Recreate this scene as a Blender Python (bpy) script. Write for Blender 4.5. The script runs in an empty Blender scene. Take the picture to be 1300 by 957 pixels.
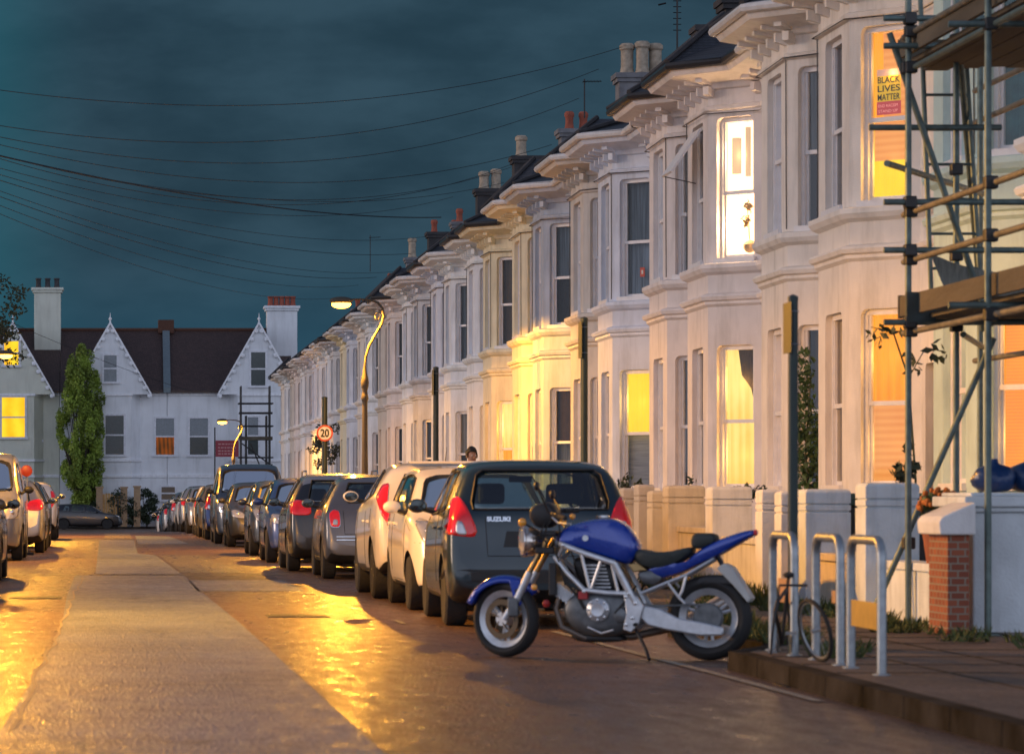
import bpy, bmesh, math, random
from mathutils import Vector, Matrix
from mathutils.bvhtree import BVHTree
R = random.Random(7)
scene = bpy.context.scene
col = scene.collection
PI = math.pi
F = 4350.0; VX = 150.0; VY = 630.0; CH = 1.17          # the camera: focal length in pixels, vanishing point, eye height

# ------------------------------------------------------------------ materials
MATS = {}
def new_mat(name):
    m = bpy.data.materials.new(name); m.use_nodes = True
    nt = m.node_tree; b = nt.nodes['Principled BSDF']
    return m, nt, b
def node(nt, t, **kw):
    n = nt.nodes.new(t)
    for k, v in kw.items(): setattr(n, k, v)
    return n
def mat(name, c, rough=.5, metal=0, var=.12, scale=8, bump=0, bscale=60, coat=0, stretch=None, spec=.5, grime=0, gscale=.9):
    """principled colour with noise variation, optional bump and dirt"""
    if name in MATS: return MATS[name]
    m, nt, b = new_mat(name); L = nt.links
    tc = node(nt, 'ShaderNodeTexCoord')
    vec = tc.outputs['Object']
    if stretch:
        mp = node(nt, 'ShaderNodeMapping'); mp.inputs['Scale'].default_value = stretch
        L.new(vec, mp.inputs['Vector']); vec = mp.outputs['Vector']
    n1 = node(nt, 'ShaderNodeTexNoise'); n1.inputs['Scale'].default_value = scale; n1.inputs['Detail'].default_value = 6
    L.new(vec, n1.inputs['Vector'])
    ramp = node(nt, 'ShaderNodeMapRange'); ramp.inputs['From Min'].default_value = .3; ramp.inputs['From Max'].default_value = .7
    ramp.inputs['To Min'].default_value = 1 - var; ramp.inputs['To Max'].default_value = 1 + var
    L.new(n1.outputs['Fac'], ramp.inputs['Value'])
    mul = node(nt, 'ShaderNodeVectorMath', operation='SCALE'); mul.inputs[0].default_value = c[:3]
    L.new(ramp.outputs['Result'], mul.inputs['Scale'])
    out = mul.outputs['Vector']
    if grime:
        mp2 = node(nt, 'ShaderNodeMapping'); mp2.inputs['Scale'].default_value = (3.0, 3.0, .45)
        L.new(tc.outputs['Object'], mp2.inputs['Vector'])
        n2 = node(nt, 'ShaderNodeTexNoise'); n2.inputs['Scale'].default_value = gscale; n2.inputs['Detail'].default_value = 8; n2.inputs['Roughness'].default_value = .65
        L.new(mp2.outputs['Vector'], n2.inputs['Vector'])
        mr = node(nt, 'ShaderNodeMapRange'); mr.inputs['From Min'].default_value = .5; mr.inputs['From Max'].default_value = .78
        mr.inputs['To Max'].default_value = grime
        L.new(n2.outputs['Fac'], mr.inputs['Value'])
        mx = node(nt, 'ShaderNodeMix', data_type='RGBA'); mx.inputs['B'].default_value = (c[0]*.32, c[1]*.31, c[2]*.27, 1)
        L.new(mr.outputs['Result'], mx.inputs['Factor']); L.new(out, mx.inputs['A']); out = mx.outputs['Result']
    L.new(out, b.inputs['Base Color'])
    b.inputs['Roughness'].default_value = rough; b.inputs['Metallic'].default_value = metal
    b.inputs['Specular IOR Level'].default_value = spec
    if coat: b.inputs['Coat Weight'].default_value = coat; b.inputs['Coat Roughness'].default_value = .06
    if bump:
        n3 = node(nt, 'ShaderNodeTexNoise'); n3.inputs['Scale'].default_value = bscale; n3.inputs['Detail'].default_value = 5
        L.new(vec, n3.inputs['Vector'])
        bp = node(nt, 'ShaderNodeBump'); bp.inputs['Strength'].default_value = bump; bp.inputs['Distance'].default_value = .02
        L.new(n3.outputs['Fac'], bp.inputs['Height']); L.new(bp.outputs['Normal'], b.inputs['Normal'])
    MATS[name] = m; return m
def paint(name, c, metal=.25, rough=.32):
    if name in MATS: return MATS[name]
    m = mat(name, c, rough, metal, var=.06, scale=3, coat=.9)
    nt = m.node_tree; b = nt.nodes['Principled BSDF']
    n = node(nt, 'ShaderNodeTexNoise'); n.inputs['Scale'].default_value = 9; n.inputs['Detail'].default_value = 8
    mr = node(nt, 'ShaderNodeMapRange'); mr.inputs['To Min'].default_value = rough-.08; mr.inputs['To Max'].default_value = rough+.18
    nt.links.new(n.outputs['Fac'], mr.inputs['Value']); nt.links.new(mr.outputs['Result'], b.inputs['Roughness'])
    return m
def lit(name, c, strength, c2=None, kind='curtain', scale=1.0):
    """a lit window's curtain or blind: glowing cloth, folds darker and lighter"""
    if name in MATS: return MATS[name]
    m, nt, b = new_mat(name); L = nt.links
    tc = node(nt, 'ShaderNodeTexCoord')
    w = node(nt, 'ShaderNodeTexWave'); w.inputs['Scale'].default_value = {'curtain': 3.2, 'blind': 9.0, 'plain': .6}[kind]*scale
    w.bands_direction = 'DIAGONAL' if kind != 'blind' else 'Z'
    w.inputs['Distortion'].default_value = 1.5 if kind != 'blind' else .2
    mp = node(nt, 'ShaderNodeMapping'); mp.inputs['Scale'].default_value = (1, 1, .06) if kind != 'blind' else (1, 1, 1)
    L.new(tc.outputs['Object'], mp.inputs['Vector']); L.new(mp.outputs['Vector'], w.inputs['Vector'])
    n = node(nt, 'ShaderNodeTexNoise'); n.inputs['Scale'].default_value = 1.3; n.inputs['Detail'].default_value = 3
    L.new(tc.outputs['Object'], n.inputs['Vector'])
    add = node(nt, 'ShaderNodeMath', operation='MULTIPLY_ADD'); add.inputs[1].default_value = .45; 
    L.new(w.outputs['Fac'], add.inputs[0]); L.new(n.outputs['Fac'], add.inputs[2])
    mr = node(nt, 'ShaderNodeMapRange'); mr.inputs['From Min'].default_value = .3; mr.inputs['From Max'].default_value = 1.0
    L.new(add.outputs[0], mr.inputs['Value'])
    mx = node(nt, 'ShaderNodeMix', data_type='RGBA'); mx.inputs['A'].default_value = (*(c2 or [x*.45 for x in c]), 1); mx.inputs['B'].default_value = (*c, 1)
    L.new(mr.outputs['Result'], mx.inputs['Factor'])
    L.new(mx.outputs['Result'], b.inputs['Emission Color']); b.inputs['Emission Strength'].default_value = strength
    b.inputs['Base Color'].default_value = (.02, .015, .01, 1); b.inputs['Specular IOR Level'].default_value = 0; b.inputs['Roughness'].default_value = .9
    MATS[name] = m; return m
def emit(name, c, strength):
    if name in MATS: return MATS[name]
    m, nt, b = new_mat(name)
    b.inputs['Emission Color'].default_value = (*c, 1); b.inputs['Emission Strength'].default_value = strength
    b.inputs['Base Color'].default_value = (*c, 1)
    MATS[name] = m; return m
def glass(name, tint=(.75, .8, .8), base=.0):
    if name in MATS: return MATS[name]
    m, nt, b = new_mat(name); L = nt.links; nt.nodes.remove(b)
    out = nt.nodes['Material Output']
    tr = node(nt, 'ShaderNodeBsdfTransparent'); tr.inputs['Color'].default_value = (*tint, 1)
    gl = node(nt, 'ShaderNodeBsdfGlossy'); gl.inputs['Roughness'].default_value = .04; gl.inputs['Color'].default_value = (1, 1, 1, 1)
    fr = node(nt, 'ShaderNodeFresnel'); fr.inputs['IOR'].default_value = 1.5
    n = node(nt, 'ShaderNodeTexNoise'); n.inputs['Scale'].default_value = 2.2
    bp = node(nt, 'ShaderNodeBump'); bp.inputs['Strength'].default_value = .06; bp.inputs['Distance'].default_value = .05
    L.new(n.outputs['Fac'], bp.inputs['Height']); L.new(bp.outputs['Normal'], gl.inputs['Normal'])
    ad = node(nt, 'ShaderNodeMath', operation='ADD'); ad.inputs[1].default_value = base
    L.new(fr.outputs[0], ad.inputs[0])
    mx = node(nt, 'ShaderNodeMixShader'); L.new(ad.outputs[0], mx.inputs[0]); L.new(tr.outputs[0], mx.inputs[1]); L.new(gl.outputs[0], mx.inputs[2])
    L.new(mx.outputs[0], out.inputs['Surface'])
    MATS[name] = m; return m
def brick_mat(name, c1, c2, cm, scale=4.0):
    if name in MATS: return MATS[name]
    m, nt, b = new_mat(name); L = nt.links
    tc = node(nt, 'ShaderNodeTexCoord'); sx = node(nt, 'ShaderNodeSeparateXYZ'); cx = node(nt, 'ShaderNodeCombineXYZ')
    L.new(tc.outputs['Object'], sx.inputs[0]); ad = node(nt, 'ShaderNodeMath', operation='ADD')
    L.new(sx.outputs[0], ad.inputs[0]); L.new(sx.outputs[1], ad.inputs[1])
    L.new(ad.outputs[0], cx.inputs[0]); L.new(sx.outputs[2], cx.inputs[1])
    br = node(nt, 'ShaderNodeTexBrick'); br.inputs['Scale'].default_value = scale
    br.inputs['Color1'].default_value = (*c1, 1); br.inputs['Color2'].default_value = (*c2, 1); br.inputs['Mortar'].default_value = (*cm, 1)
    br.inputs['Mortar Size'].default_value = .03
    L.new(cx.outputs[0], br.inputs['Vector']); L.new(br.outputs['Color'], b.inputs['Base Color'])
    b.inputs['Roughness'].default_value = .85
    bp = node(nt, 'ShaderNodeBump'); bp.inputs['Strength'].default_value = .4; bp.inputs['Distance'].default_value = .01; bp.invert = True
    L.new(br.outputs['Fac'], bp.inputs['Height']); L.new(bp.outputs['Normal'], b.inputs['Normal'])
    MATS[name] = m; return m
def slate_mat(name, c, rows=5.0):
    if name in MATS: return MATS[name]
    m = brick_mat(name, c, [x*1.6 for x in c], [x*.35 for x in c], rows)
    m.node_tree.nodes['Principled BSDF'].inputs['Roughness'].default_value = .5
    return m

# ------------------------------------------------------------------ mesh building
class MB:
    def __init__(s): s.v = []; s.f = []; s.m = []; s.cur = 0
    def add(s, vs, fs):
        o = len(s.v); s.v += [tuple(p) for p in vs]
        for f in fs: s.f.append([i+o for i in f]); s.m.append(s.cur)
        return o
    def box(s, a, b):
        x0, y0, z0 = a; x1, y1, z1 = b
        s.add([(x0,y0,z0),(x1,y0,z0),(x1,y1,z0),(x0,y1,z0),(x0,y0,z1),(x1,y0,z1),(x1,y1,z1),(x0,y1,z1)],
              [(0,3,2,1),(4,5,6,7),(0,1,5,4),(1,2,6,5),(2,3,7,6),(3,0,4,7)])
    def frame_box(s, o, u, v, w):
        """box from corner o along the three edge vectors"""
        o, u, v, w = Vector(o), Vector(u), Vector(v), Vector(w)
        p = [o, o+u, o+u+v, o+v, o+w, o+u+w, o+u+v+w, o+v+w]
        s.add(p, [(0,3,2,1),(4,5,6,7),(0,1,5,4),(1,2,6,5),(2,3,7,6),(3,0,4,7)])
    def tube(s, pts, r, n=8, cap=True):
        pts = [Vector(p) for p in pts]; rs = r if isinstance(r, (list, tuple)) else [r]*len(pts)
        rings = []; up = None
        for i, p in enumerate(pts):
            t = (pts[min(i+1, len(pts)-1)] - pts[max(i-1, 0)])
            if t.length < 1e-9: t = Vector((0,0,1))
            t.normalize()
            if up is None:
                up = Vector((0,0,1)) if abs(t.z) < .9 else Vector((1,0,0))
            a = t.cross(up)
            if a.length < 1e-6: a = t.cross(Vector((0,1,0)))
            a.normalize(); b = a.cross(t); b.normalize(); up = b
            rings.append([p + (a*math.cos(2*PI*k/n) + b*math.sin(2*PI*k/n))*rs[i] for k in range(n)])
        vs = [q for rg in rings for q in rg]; fs = []
        for i in range(len(pts)-1):
            for k in range(n): fs.append((i*n+k, i*n+(k+1)%n, (i+1)*n+(k+1)%n, (i+1)*n+k))
        if cap: fs.append(tuple(range(n))[::-1]); fs.append(tuple((len(pts)-1)*n+k for k in range(n)))
        s.add(vs, fs)
    def lathe(s, prof, c=(0,0,0), axis='z', n=16):
        """prof: (radius, height) pairs"""
        vs = []; fs = []
        for r, h in prof:
            for k in range(n):
                a = 2*PI*k/n; p = (r*math.cos(a), r*math.sin(a), h)
                if axis == 'x': p = (h, p[0], p[1])
                elif axis == 'y': p = (p[0], h, p[1])
                vs.append((p[0]+c[0], p[1]+c[1], p[2]+c[2]))
        for i in range(len(prof)-1):
            for k in range(n): fs.append((i*n+k, i*n+(k+1)%n, (i+1)*n+(k+1)%n, (i+1)*n+k))
        if prof[0] == prof[-1]: s.add(vs, fs); return
        if prof[0][0] > 1e-4: fs.append(tuple(range(n))[::-1])
        if prof[-1][0] > 1e-4: fs.append(tuple((len(prof)-1)*n+k for k in range(n)))
        s.add(vs, fs)
    def sphere(s, c, r, n=12, sc=(1,1,1)):
        m = max(4, n//2); vs = []; fs = []
        for i in range(m+1):
            t = PI*i/m
            for k in range(n):
                a = 2*PI*k/n
                vs.append((c[0]+r*sc[0]*math.sin(t)*math.cos(a), c[1]+r*sc[1]*math.sin(t)*math.sin(a), c[2]+r*sc[2]*math.cos(t)))
        for i in range(m):
            for k in range(n): fs.append((i*n+k, (i+1)*n+k, (i+1)*n+(k+1)%n, i*n+(k+1)%n))
        s.add(vs, fs)
    def torus(s, c, R_, r, axis='x', n=32, m=10, rz=1.0):
        vs = []; fs = []
        for i in range(n):
            a = 2*PI*i/n
            for k in range(m):
                b = 2*PI*k/m; rr = R_ + r*rz*math.cos(b); h = r*math.sin(b)
                p = (rr*math.cos(a), rr*math.sin(a))
                q = {'x': (h, p[0], p[1]), 'y': (p[0], h, p[1]), 'z': (p[0], p[1], h)}[axis]
                vs.append((c[0]+q[0], c[1]+q[1], c[2]+q[2]))
        for i in range(n):
            for k in range(m): fs.append((i*m+k, ((i+1)%n)*m+k, ((i+1)%n)*m+(k+1)%m, i*m+(k+1)%m))
        s.add(vs, fs)
    def prism(s, poly, map_, t0, t1):
        """polygon (2-D) extruded from t0 to t1; map_(a, b, t) gives the 3-D point"""
        n = len(poly)
        vs = [map_(a, b, t0) for a, b in poly] + [map_(a, b, t1) for a, b in poly]
        fs = [tuple(range(n))[::-1], tuple(range(n, 2*n))] + [(i, (i+1)%n, n+(i+1)%n, n+i) for i in range(n)]
        s.add(vs, fs)
    def build(s, name, mats, parent=None, smooth=False, loc=None, bevel=0, recalc=True, sub=0):
        me = bpy.data.meshes.new(name); me.from_pydata(s.v, [], s.f)
        if not isinstance(mats, (list, tuple)): mats = [mats]
        for m in mats: me.materials.append(m)
        for p, mi in zip(me.polygons, s.m): p.material_index = mi
        if recalc:
            bm = bmesh.new(); bm.from_mesh(me); bmesh.ops.recalc_face_normals(bm, faces=bm.faces); bm.to_mesh(me); bm.free()
        if smooth:
            me.polygons.foreach_set('use_smooth', [True]*len(me.polygons))
            if smooth != 'full': me.set_sharp_from_angle(angle=math.radians(38))
        me.update()
        o = bpy.data.objects.new(name, me); col.objects.link(o)
        if loc: o.location = loc
        if parent: o.parent = parent
        if bevel:
            b = o.modifiers.new('bevel', 'BEVEL'); b.width = bevel; b.segments = 2; b.limit_method = 'ANGLE'; b.angle_limit = .6
        if sub:
            b = o.modifiers.new('sub', 'SUBSURF'); b.levels = sub; b.render_levels = sub
        return o
def tag(o, label=None, cat=None, group=None, kind=None):
    if label: o['label'] = label
    if cat: o['category'] = cat
    if group: o['group'] = group
    if kind: o['kind'] = kind
    return o
def thing(name, label, cat, loc=(0,0,0), rz=0, group=None):
    o = bpy.data.objects.new(name, None); col.objects.link(o); o.location = loc; o.rotation_euler = (0,0,rz)
    o.empty_display_size = .3
    return tag(o, label, cat, group)
def inside(poly, x, y):
    c = False; n = len(poly)
    for i in range(n):
        x0, y0 = poly[i]; x1, y1 = poly[(i+1)%n]
        if (y0 > y) != (y1 > y) and x < (x1-x0)*(y-y0)/(y1-y0)+x0: c = not c
    return c
ORD = ['first','second','third','fourth','fifth','sixth','seventh','eighth','ninth','tenth','eleventh','twelfth','thirteenth','fourteenth','fifteenth','sixteenth','seventeenth','eighteenth','nineteenth','twentieth','twenty-first','twenty-second','twenty-third']
def wx(px, Y): return (px-VX)*Y/F
def wz(py, Y): return CH + (VY-py)*Y/F
def zg(Y):                                   # the road falls away gently towards the far junction
    if Y < 112: return 0.0
    if Y > 160: return -.8
    t = (Y-112)/48.0; return -.8*t*t*(3-2*t)

# ------------------------------------------------------------------ camera
cam = bpy.data.cameras.new('camera'); co = bpy.data.objects.new('camera', cam); col.objects.link(co)
co.location = (0, 0, CH); co.rotation_euler = (PI/2, 0, 0)
cam.sensor_width = 36; cam.lens = F/1300*36
cam.shift_x = (650-VX)/1300; cam.shift_y = (VY-478.5)/1300
cam.clip_start = .5; cam.clip_end = 3000
cam.dof.use_dof = True; cam.dof.focus_distance = 85; cam.dof.aperture_fstop = 5.4
scene.camera = co

# ------------------------------------------------------------------ sky, sun, exposure
w = bpy.data.worlds.new('World'); scene.world = w; w.use_nodes = True
nt = w.node_tree; L = nt.links; bg = nt.nodes['Background']; bg.inputs['Strength'].default_value = 1.0
SUN_EL, SUN_AZ = math.radians(9), math.radians(280)      # afterglow low on the left of the street
sky = node(nt, 'ShaderNodeTexSky'); sky.sky_type = 'NISHITA'; sky.sun_disc = False; sky.sun_elevation = math.radians(1.0); sky.sun_rotation = SUN_AZ
tc = node(nt, 'ShaderNodeTexCoord'); sp = node(nt, 'ShaderNodeSeparateXYZ'); L.new(tc.outputs['Generated'], sp.inputs[0])
def mr_(v, a, b, c, d):
    m = node(nt, 'ShaderNodeMapRange'); m.interpolation_type = 'SMOOTHSTEP'
    for k, x in zip(('From Min','From Max','To Min','To Max'), (a,b,c,d)): m.inputs[k].default_value = x
    L.new(v, m.inputs['Value']); return m.outputs['Result']
def mixc(f, a, b):
    m = node(nt, 'ShaderNodeMix', data_type='RGBA')
    for k, x in (('A', a), ('B', b)):
        if isinstance(x, tuple): m.inputs[k].default_value = (*x, 1)
        else: L.new(x, m.inputs[k])
    L.new(f, m.inputs['Factor']); return m.outputs['Result']
cm = node(nt, 'ShaderNodeMapping'); cm.inputs['Scale'].default_value = (1, 1, 2.6); L.new(tc.outputs['Generated'], cm.inputs['Vector'])
cn = node(nt, 'ShaderNodeTexNoise'); cn.inputs['Scale'].default_value = 14; cn.inputs['Detail'].default_value = 7; cn.inputs['Roughness'].default_value = .55
L.new(cm.outputs[0], cn.inputs['Vector'])
front = mixc(mr_(cn.outputs['Fac'], .32, .7, 0, 1), (.013, .038, .060), (.029, .068, .100))
lowg = mixc(mr_(sp.outputs['Z'], .0, .09, 0, 1), (.012, .070, .118), front)                 # paler close to the horizon
teal0 = mixc(mr_(sp.outputs['X'], -.075, -.002, 0, 1), (.012, .115, .155), lowg)           # a greener break in the cloud to the left
teal1 = mixc(mr_(sp.outputs['X'], -.35, -.10, 1, 0), teal0, lowg)
teal = mixc(mr_(sp.outputs['Z'], .18, .75, 0, 1), teal1, (.11, .14, .22))
back = mixc(mr_(sp.outputs['Z'], .05, .9, 0, 1), (.90, .97, 1.20), (.11, .14, .24))
full = mixc(mr_(sp.outputs['Y'], -.55, .55, 1, 0), teal, back)
ns = node(nt, 'ShaderNodeVectorMath', operation='SCALE'); ns.inputs['Scale'].default_value = .004; L.new(sky.outputs[0], ns.inputs[0])
ad = node(nt, 'ShaderNodeVectorMath', operation='ADD'); L.new(full, ad.inputs[0]); L.new(ns.outputs[0], ad.inputs[1])
L.new(ad.outputs[0], bg.inputs['Color'])
sl = bpy.data.lights.new('sun', 'SUN'); sl.energy = 1.0; sl.angle = math.radians(14); sl.color = (1, .72, .54)
so = bpy.data.objects.new('sun', sl); col.objects.link(so)
# direction the light travels: from behind-left towards the houses
d = Vector((math.cos(SUN_EL)*.985, -math.cos(SUN_EL)*.17, -math.sin(SUN_EL)))
so.rotation_euler = d.to_track_quat('-Z', 'Y').to_euler()
scene.view_settings.view_transform = 'Standard'; scene.view_settings.look = 'None'; scene.view_settings.exposure = .08
scene.render.engine = 'CYCLES'; scene.cycles.use_denoising = True; scene.cycles.max_bounces = 6; scene.cycles.transparent_max_bounces = 8
scene.cycles.sample_clamp_indirect = 4
# ------------------------------------------------------------------ ground, road, pavement
def asphalt(name, c, rough=.5, big=.25, bump=.5, grain=1.0):
    if name in MATS: return MATS[name]
    m, nt, b = new_mat(name); L = nt.links; tc = node(nt, 'ShaderNodeTexCoord')
    n1 = node(nt, 'ShaderNodeTexNoise'); n1.inputs['Scale'].default_value = 34; n1.inputs['Detail'].default_value = 3
    n2 = node(nt, 'ShaderNodeTexNoise'); n2.inputs['Scale'].default_value = .55; n2.inputs['Detail'].default_value = 7; n2.inputs['Roughness'].default_value = .6
    v = node(nt, 'ShaderNodeTexVoronoi'); v.inputs['Scale'].default_value = 48
    for n in (n1, n2, v): L.new(tc.outputs['Object'], n.inputs['Vector'])
    a = node(nt, 'ShaderNodeMapRange'); a.inputs['From Min'].default_value = .3; a.inputs['From Max'].default_value = .7; a.inputs['To Min'].default_value = .45; a.inputs['To Max'].default_value = 1.6
    L.new(n1.outputs['Fac'], a.inputs['Value'])
    b2 = node(nt, 'ShaderNodeMapRange'); b2.inputs['From Min'].default_value = .3; b2.inputs['From Max'].default_value = .7; b2.inputs['To Min'].default_value = 1-big; b2.inputs['To Max'].default_value = 1+big
    L.new(n2.outputs['Fac'], b2.inputs['Value'])
    mm = node(nt, 'ShaderNodeMath', operation='MULTIPLY'); L.new(a.outputs[0], mm.inputs[0]); L.new(b2.outputs[0], mm.inputs[1])
    sc = node(nt, 'ShaderNodeVectorMath', operation='SCALE'); sc.inputs[0].default_value = c; L.new(mm.outputs[0], sc.inputs['Scale'])
    L.new(sc.outputs[0], b.inputs['Base Color'])
    r = node(nt, 'ShaderNodeMapRange'); r.inputs['From Min'].default_value = .3; r.inputs['From Max'].default_value = .7; r.inputs['To Min'].default_value = max(.08, rough-.17); r.inputs['To Max'].default_value = rough+.15
    mp = node(nt, 'ShaderNodeMapping'); mp.inputs['Scale'].default_value = (2.2, .5, 1); L.new(tc.outputs['Object'], mp.inputs['Vector'])
    n4 = node(nt, 'ShaderNodeTexNoise'); n4.inputs['Scale'].default_value = 3.2; n4.inputs['Detail'].default_value = 8; n4.inputs['Roughness'].default_value = .7
    L.new(mp.outputs[0], n4.inputs['Vector'])
    L.new(n4.outputs['Fac'], r.inputs['Value']); L.new(r.outputs[0], b.inputs['Roughness'])
    bp = node(nt, 'ShaderNodeBump'); bp.inputs['Strength'].default_value = bump; bp.inputs['Distance'].default_value = .010
    L.new(v.outputs['Distance'], bp.inputs['Height'])
    mpb = node(nt, 'ShaderNodeMapping'); mpb.inputs['Scale'].default_value = (.9, 2.6, 1); mpb.inputs['Rotation'].default_value = (0, 0, .12); L.new(tc.outputs['Object'], mpb.inputs['Vector'])
    n5 = node(nt, 'ShaderNodeTexNoise'); n5.inputs['Scale'].default_value = 1.1; n5.inputs['Detail'].default_value = 5; L.new(mpb.outputs[0], n5.inputs['Vector'])
    bp2 = node(nt, 'ShaderNodeBump'); bp2.inputs['Strength'].default_value = .8; bp2.inputs['Distance'].default_value = .05
    L.new(n5.outputs['Fac'], bp2.inputs['Height']); L.new(bp.outputs['Normal'], bp2.inputs['Normal']); L.new(bp2.outputs['Normal'], b.inputs['Normal'])
    # fine cracks
    vc = node(nt, 'ShaderNodeTexVoronoi'); vc.feature = 'DISTANCE_TO_EDGE'; vc.inputs['Scale'].default_value = .8; vc.inputs['Randomness'].default_value = 1
    nd = node(nt, 'ShaderNodeTexNoise'); nd.inputs['Scale'].default_value = 2.5; nd.inputs['Detail'].default_value = 6; L.new(tc.outputs['Object'], nd.inputs['Vector'])
    va = node(nt, 'ShaderNodeVectorMath', operation='MULTIPLY_ADD'); va.inputs[1].default_value = (.9,.9,0); L.new(nd.outputs['Color'], va.inputs[0]); L.new(tc.outputs['Object'], va.inputs[2])
    L.new(va.outputs[0], vc.inputs['Vector'])
    cr = node(nt, 'ShaderNodeMapRange'); cr.inputs['From Max'].default_value = .012; cr.inputs['To Min'].default_value = .35; cr.inputs['To Max'].default_value = 1
    L.new(vc.outputs['Distance'], cr.inputs['Value'])
    s2 = node(nt, 'ShaderNodeVectorMath', operation='SCALE'); L.new(sc.outputs[0], s2.inputs[0]); L.new(cr.outputs[0], s2.inputs['Scale']); L.new(s2.outputs[0], b.inputs['Base Color'])
    MATS[name] = m; return m
M_road = asphalt('worn_asphalt', (.115, .070, .046), .37, .38, .9)
M_patch = asphalt('grey_asphalt', (.14, .165, .215), .50, .3, .9)
M_patch2 = asphalt('pale_lamplit_asphalt', (.18, .145, .08), .34, .2, .9)  # lighter and golder: street-lamp glow put into the colour
M_dark = asphalt('dark_asphalt', (.06, .045, .04), .5, .2)
M_pave = asphalt('pavement_asphalt', (.10, .072, .055), .7, .45)
M_kerb = mat('kerb_stone', (.028, .024, .021), .95, var=.9, scale=2.5, bump=.3, bscale=30, spec=.1)
M_soil = mat('garden_paving', (.16, .14, .12), .9, var=.3, scale=4, bump=.4, bscale=20)
M_white = mat('road_paint', (.24, .23, .20), .6, var=.4, scale=14)
YS = [-30, 0, 14, 20, 26, 32, 40, 50, 60, 72, 85, 100, 112, 120, 128, 136, 144, 152, 160, 175, 190, 204, 300]
def strip(name, fx0, fx1, ys, dz, m, sx=1, kind='structure'):
    mb = MB(); vs = []; fs = []
    for y in ys:
        for k in range(sx+1):
            vs.append((fx0(y)+(fx1(y)-fx0(y))*k/sx, y, zg(y)+dz))
    for i in range(len(ys)-1):
        for k in range(sx):
            a = i*(sx+1)+k; fs.append((a, a+1, a+sx+2, a+sx+1))
    mb.add(vs, fs); return tag(mb.build(name, m, smooth='full'), kind=kind)
mb = MB()
gy = [-200, -30] + YS[1:] + [2500]
vs = []; fs = []
for y in gy: vs += [(-1500, y, zg(y)-.03), (1500, y, zg(y)-.03)]
for i in range(len(gy)-1): fs.append((2*i, 2*i+1, 2*i+3, 2*i+2))
mb.add(vs, fs); tag(mb.build('ground', M_soil), kind='structure')
def kerbR(y): return 4.9 - .014*max(0, y-30)
def kerbL(y): return -3.5 - .004*max(0, y-30)
strip('road', kerbL, kerbR, YS[:-1], 0, M_road, 6)
strip('cross_road', lambda y: -120, lambda y: 120, [203, 209], .004-.0, M_road, 4)
# patches of newer surfacing, trenches, repairs and a painted patch of lamp glow
def patch(pts, m, dz=.004, name='road_patch'):
    mb = MB(); mb.add([(x, y, zg(y)+dz) for x, y in pts], [tuple(range(len(pts)))])
    return tag(mb.build(name, m), kind='structure')
patch([(-.62, 14), (1.22, 14), (1.18, 21.6), (1.12, 32), (1.02, 42), (.98, 50.6), (-.64, 50.6), (-.60, 40), (-.50, 30), (-.54, 22)], M_patch)
patch([(.98, 42.2), (2.3, 42.2), (2.3, 47.8), (.98, 47.8)], M_patch, .004)
patch([(1.03, 48.0), (2.25, 48.0), (2.3, 50.4), (1.0, 50.4)], M_dark, .004)
patch([(-.34, 51.6), (.95, 51.6), (.75, 68), (.4, 70), (.42, 92), (-.5, 92), (-.42, 70)], M_patch)
patch([(.98, 52.4), (1.95, 52.4), (1.62, 68), (.80, 68)], M_patch2)  # lamp's yellow glow on the road, painted as paler gold asphalt
patch([(.5, 84), (1.75, 84), (1.5, 100), (.5, 102)], M_patch, .004)
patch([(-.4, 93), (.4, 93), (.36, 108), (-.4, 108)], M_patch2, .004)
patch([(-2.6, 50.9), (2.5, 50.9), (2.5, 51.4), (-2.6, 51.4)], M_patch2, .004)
# tar and paint lines
mb = MB()
def ribbon(pts, wd, dz=.008):
    for (x0, y0), (x1, y1) in zip(pts[:-1], pts[1:]):
        mb.add([(x0-wd/2, y0, zg(y0)+dz), (x0+wd/2, y0, zg(y0)+dz), (x1+wd/2, y1, zg(y1)+dz), (x1-wd/2, y1, zg(y1)+dz)], [(0,1,2,3)])
ribbon([(3.99, 19.5), (3.93, 22.5), (3.86, 25), (3.80, 28), (3.76, 29.6)], .07)
ribbon([(2.62, 31.4), (2.60, 32.2)], .05); ribbon([(2.58, 36), (2.56, 37)], .05)
tag(mb.build('road_marking', M_white), kind='structure')
mb = MB(); rr = random.Random(3); x = -.52; pts = []
for i in range(34): pts.append((x + rr.uniform(-.035, .035), 17 + i*1.0))
ribbon(pts, .02, .0085); tag(mb.build('repair_seam', mat('seam_gravel', (.26, .23, .18), .6, var=.4, scale=30)), kind='structure')
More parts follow.
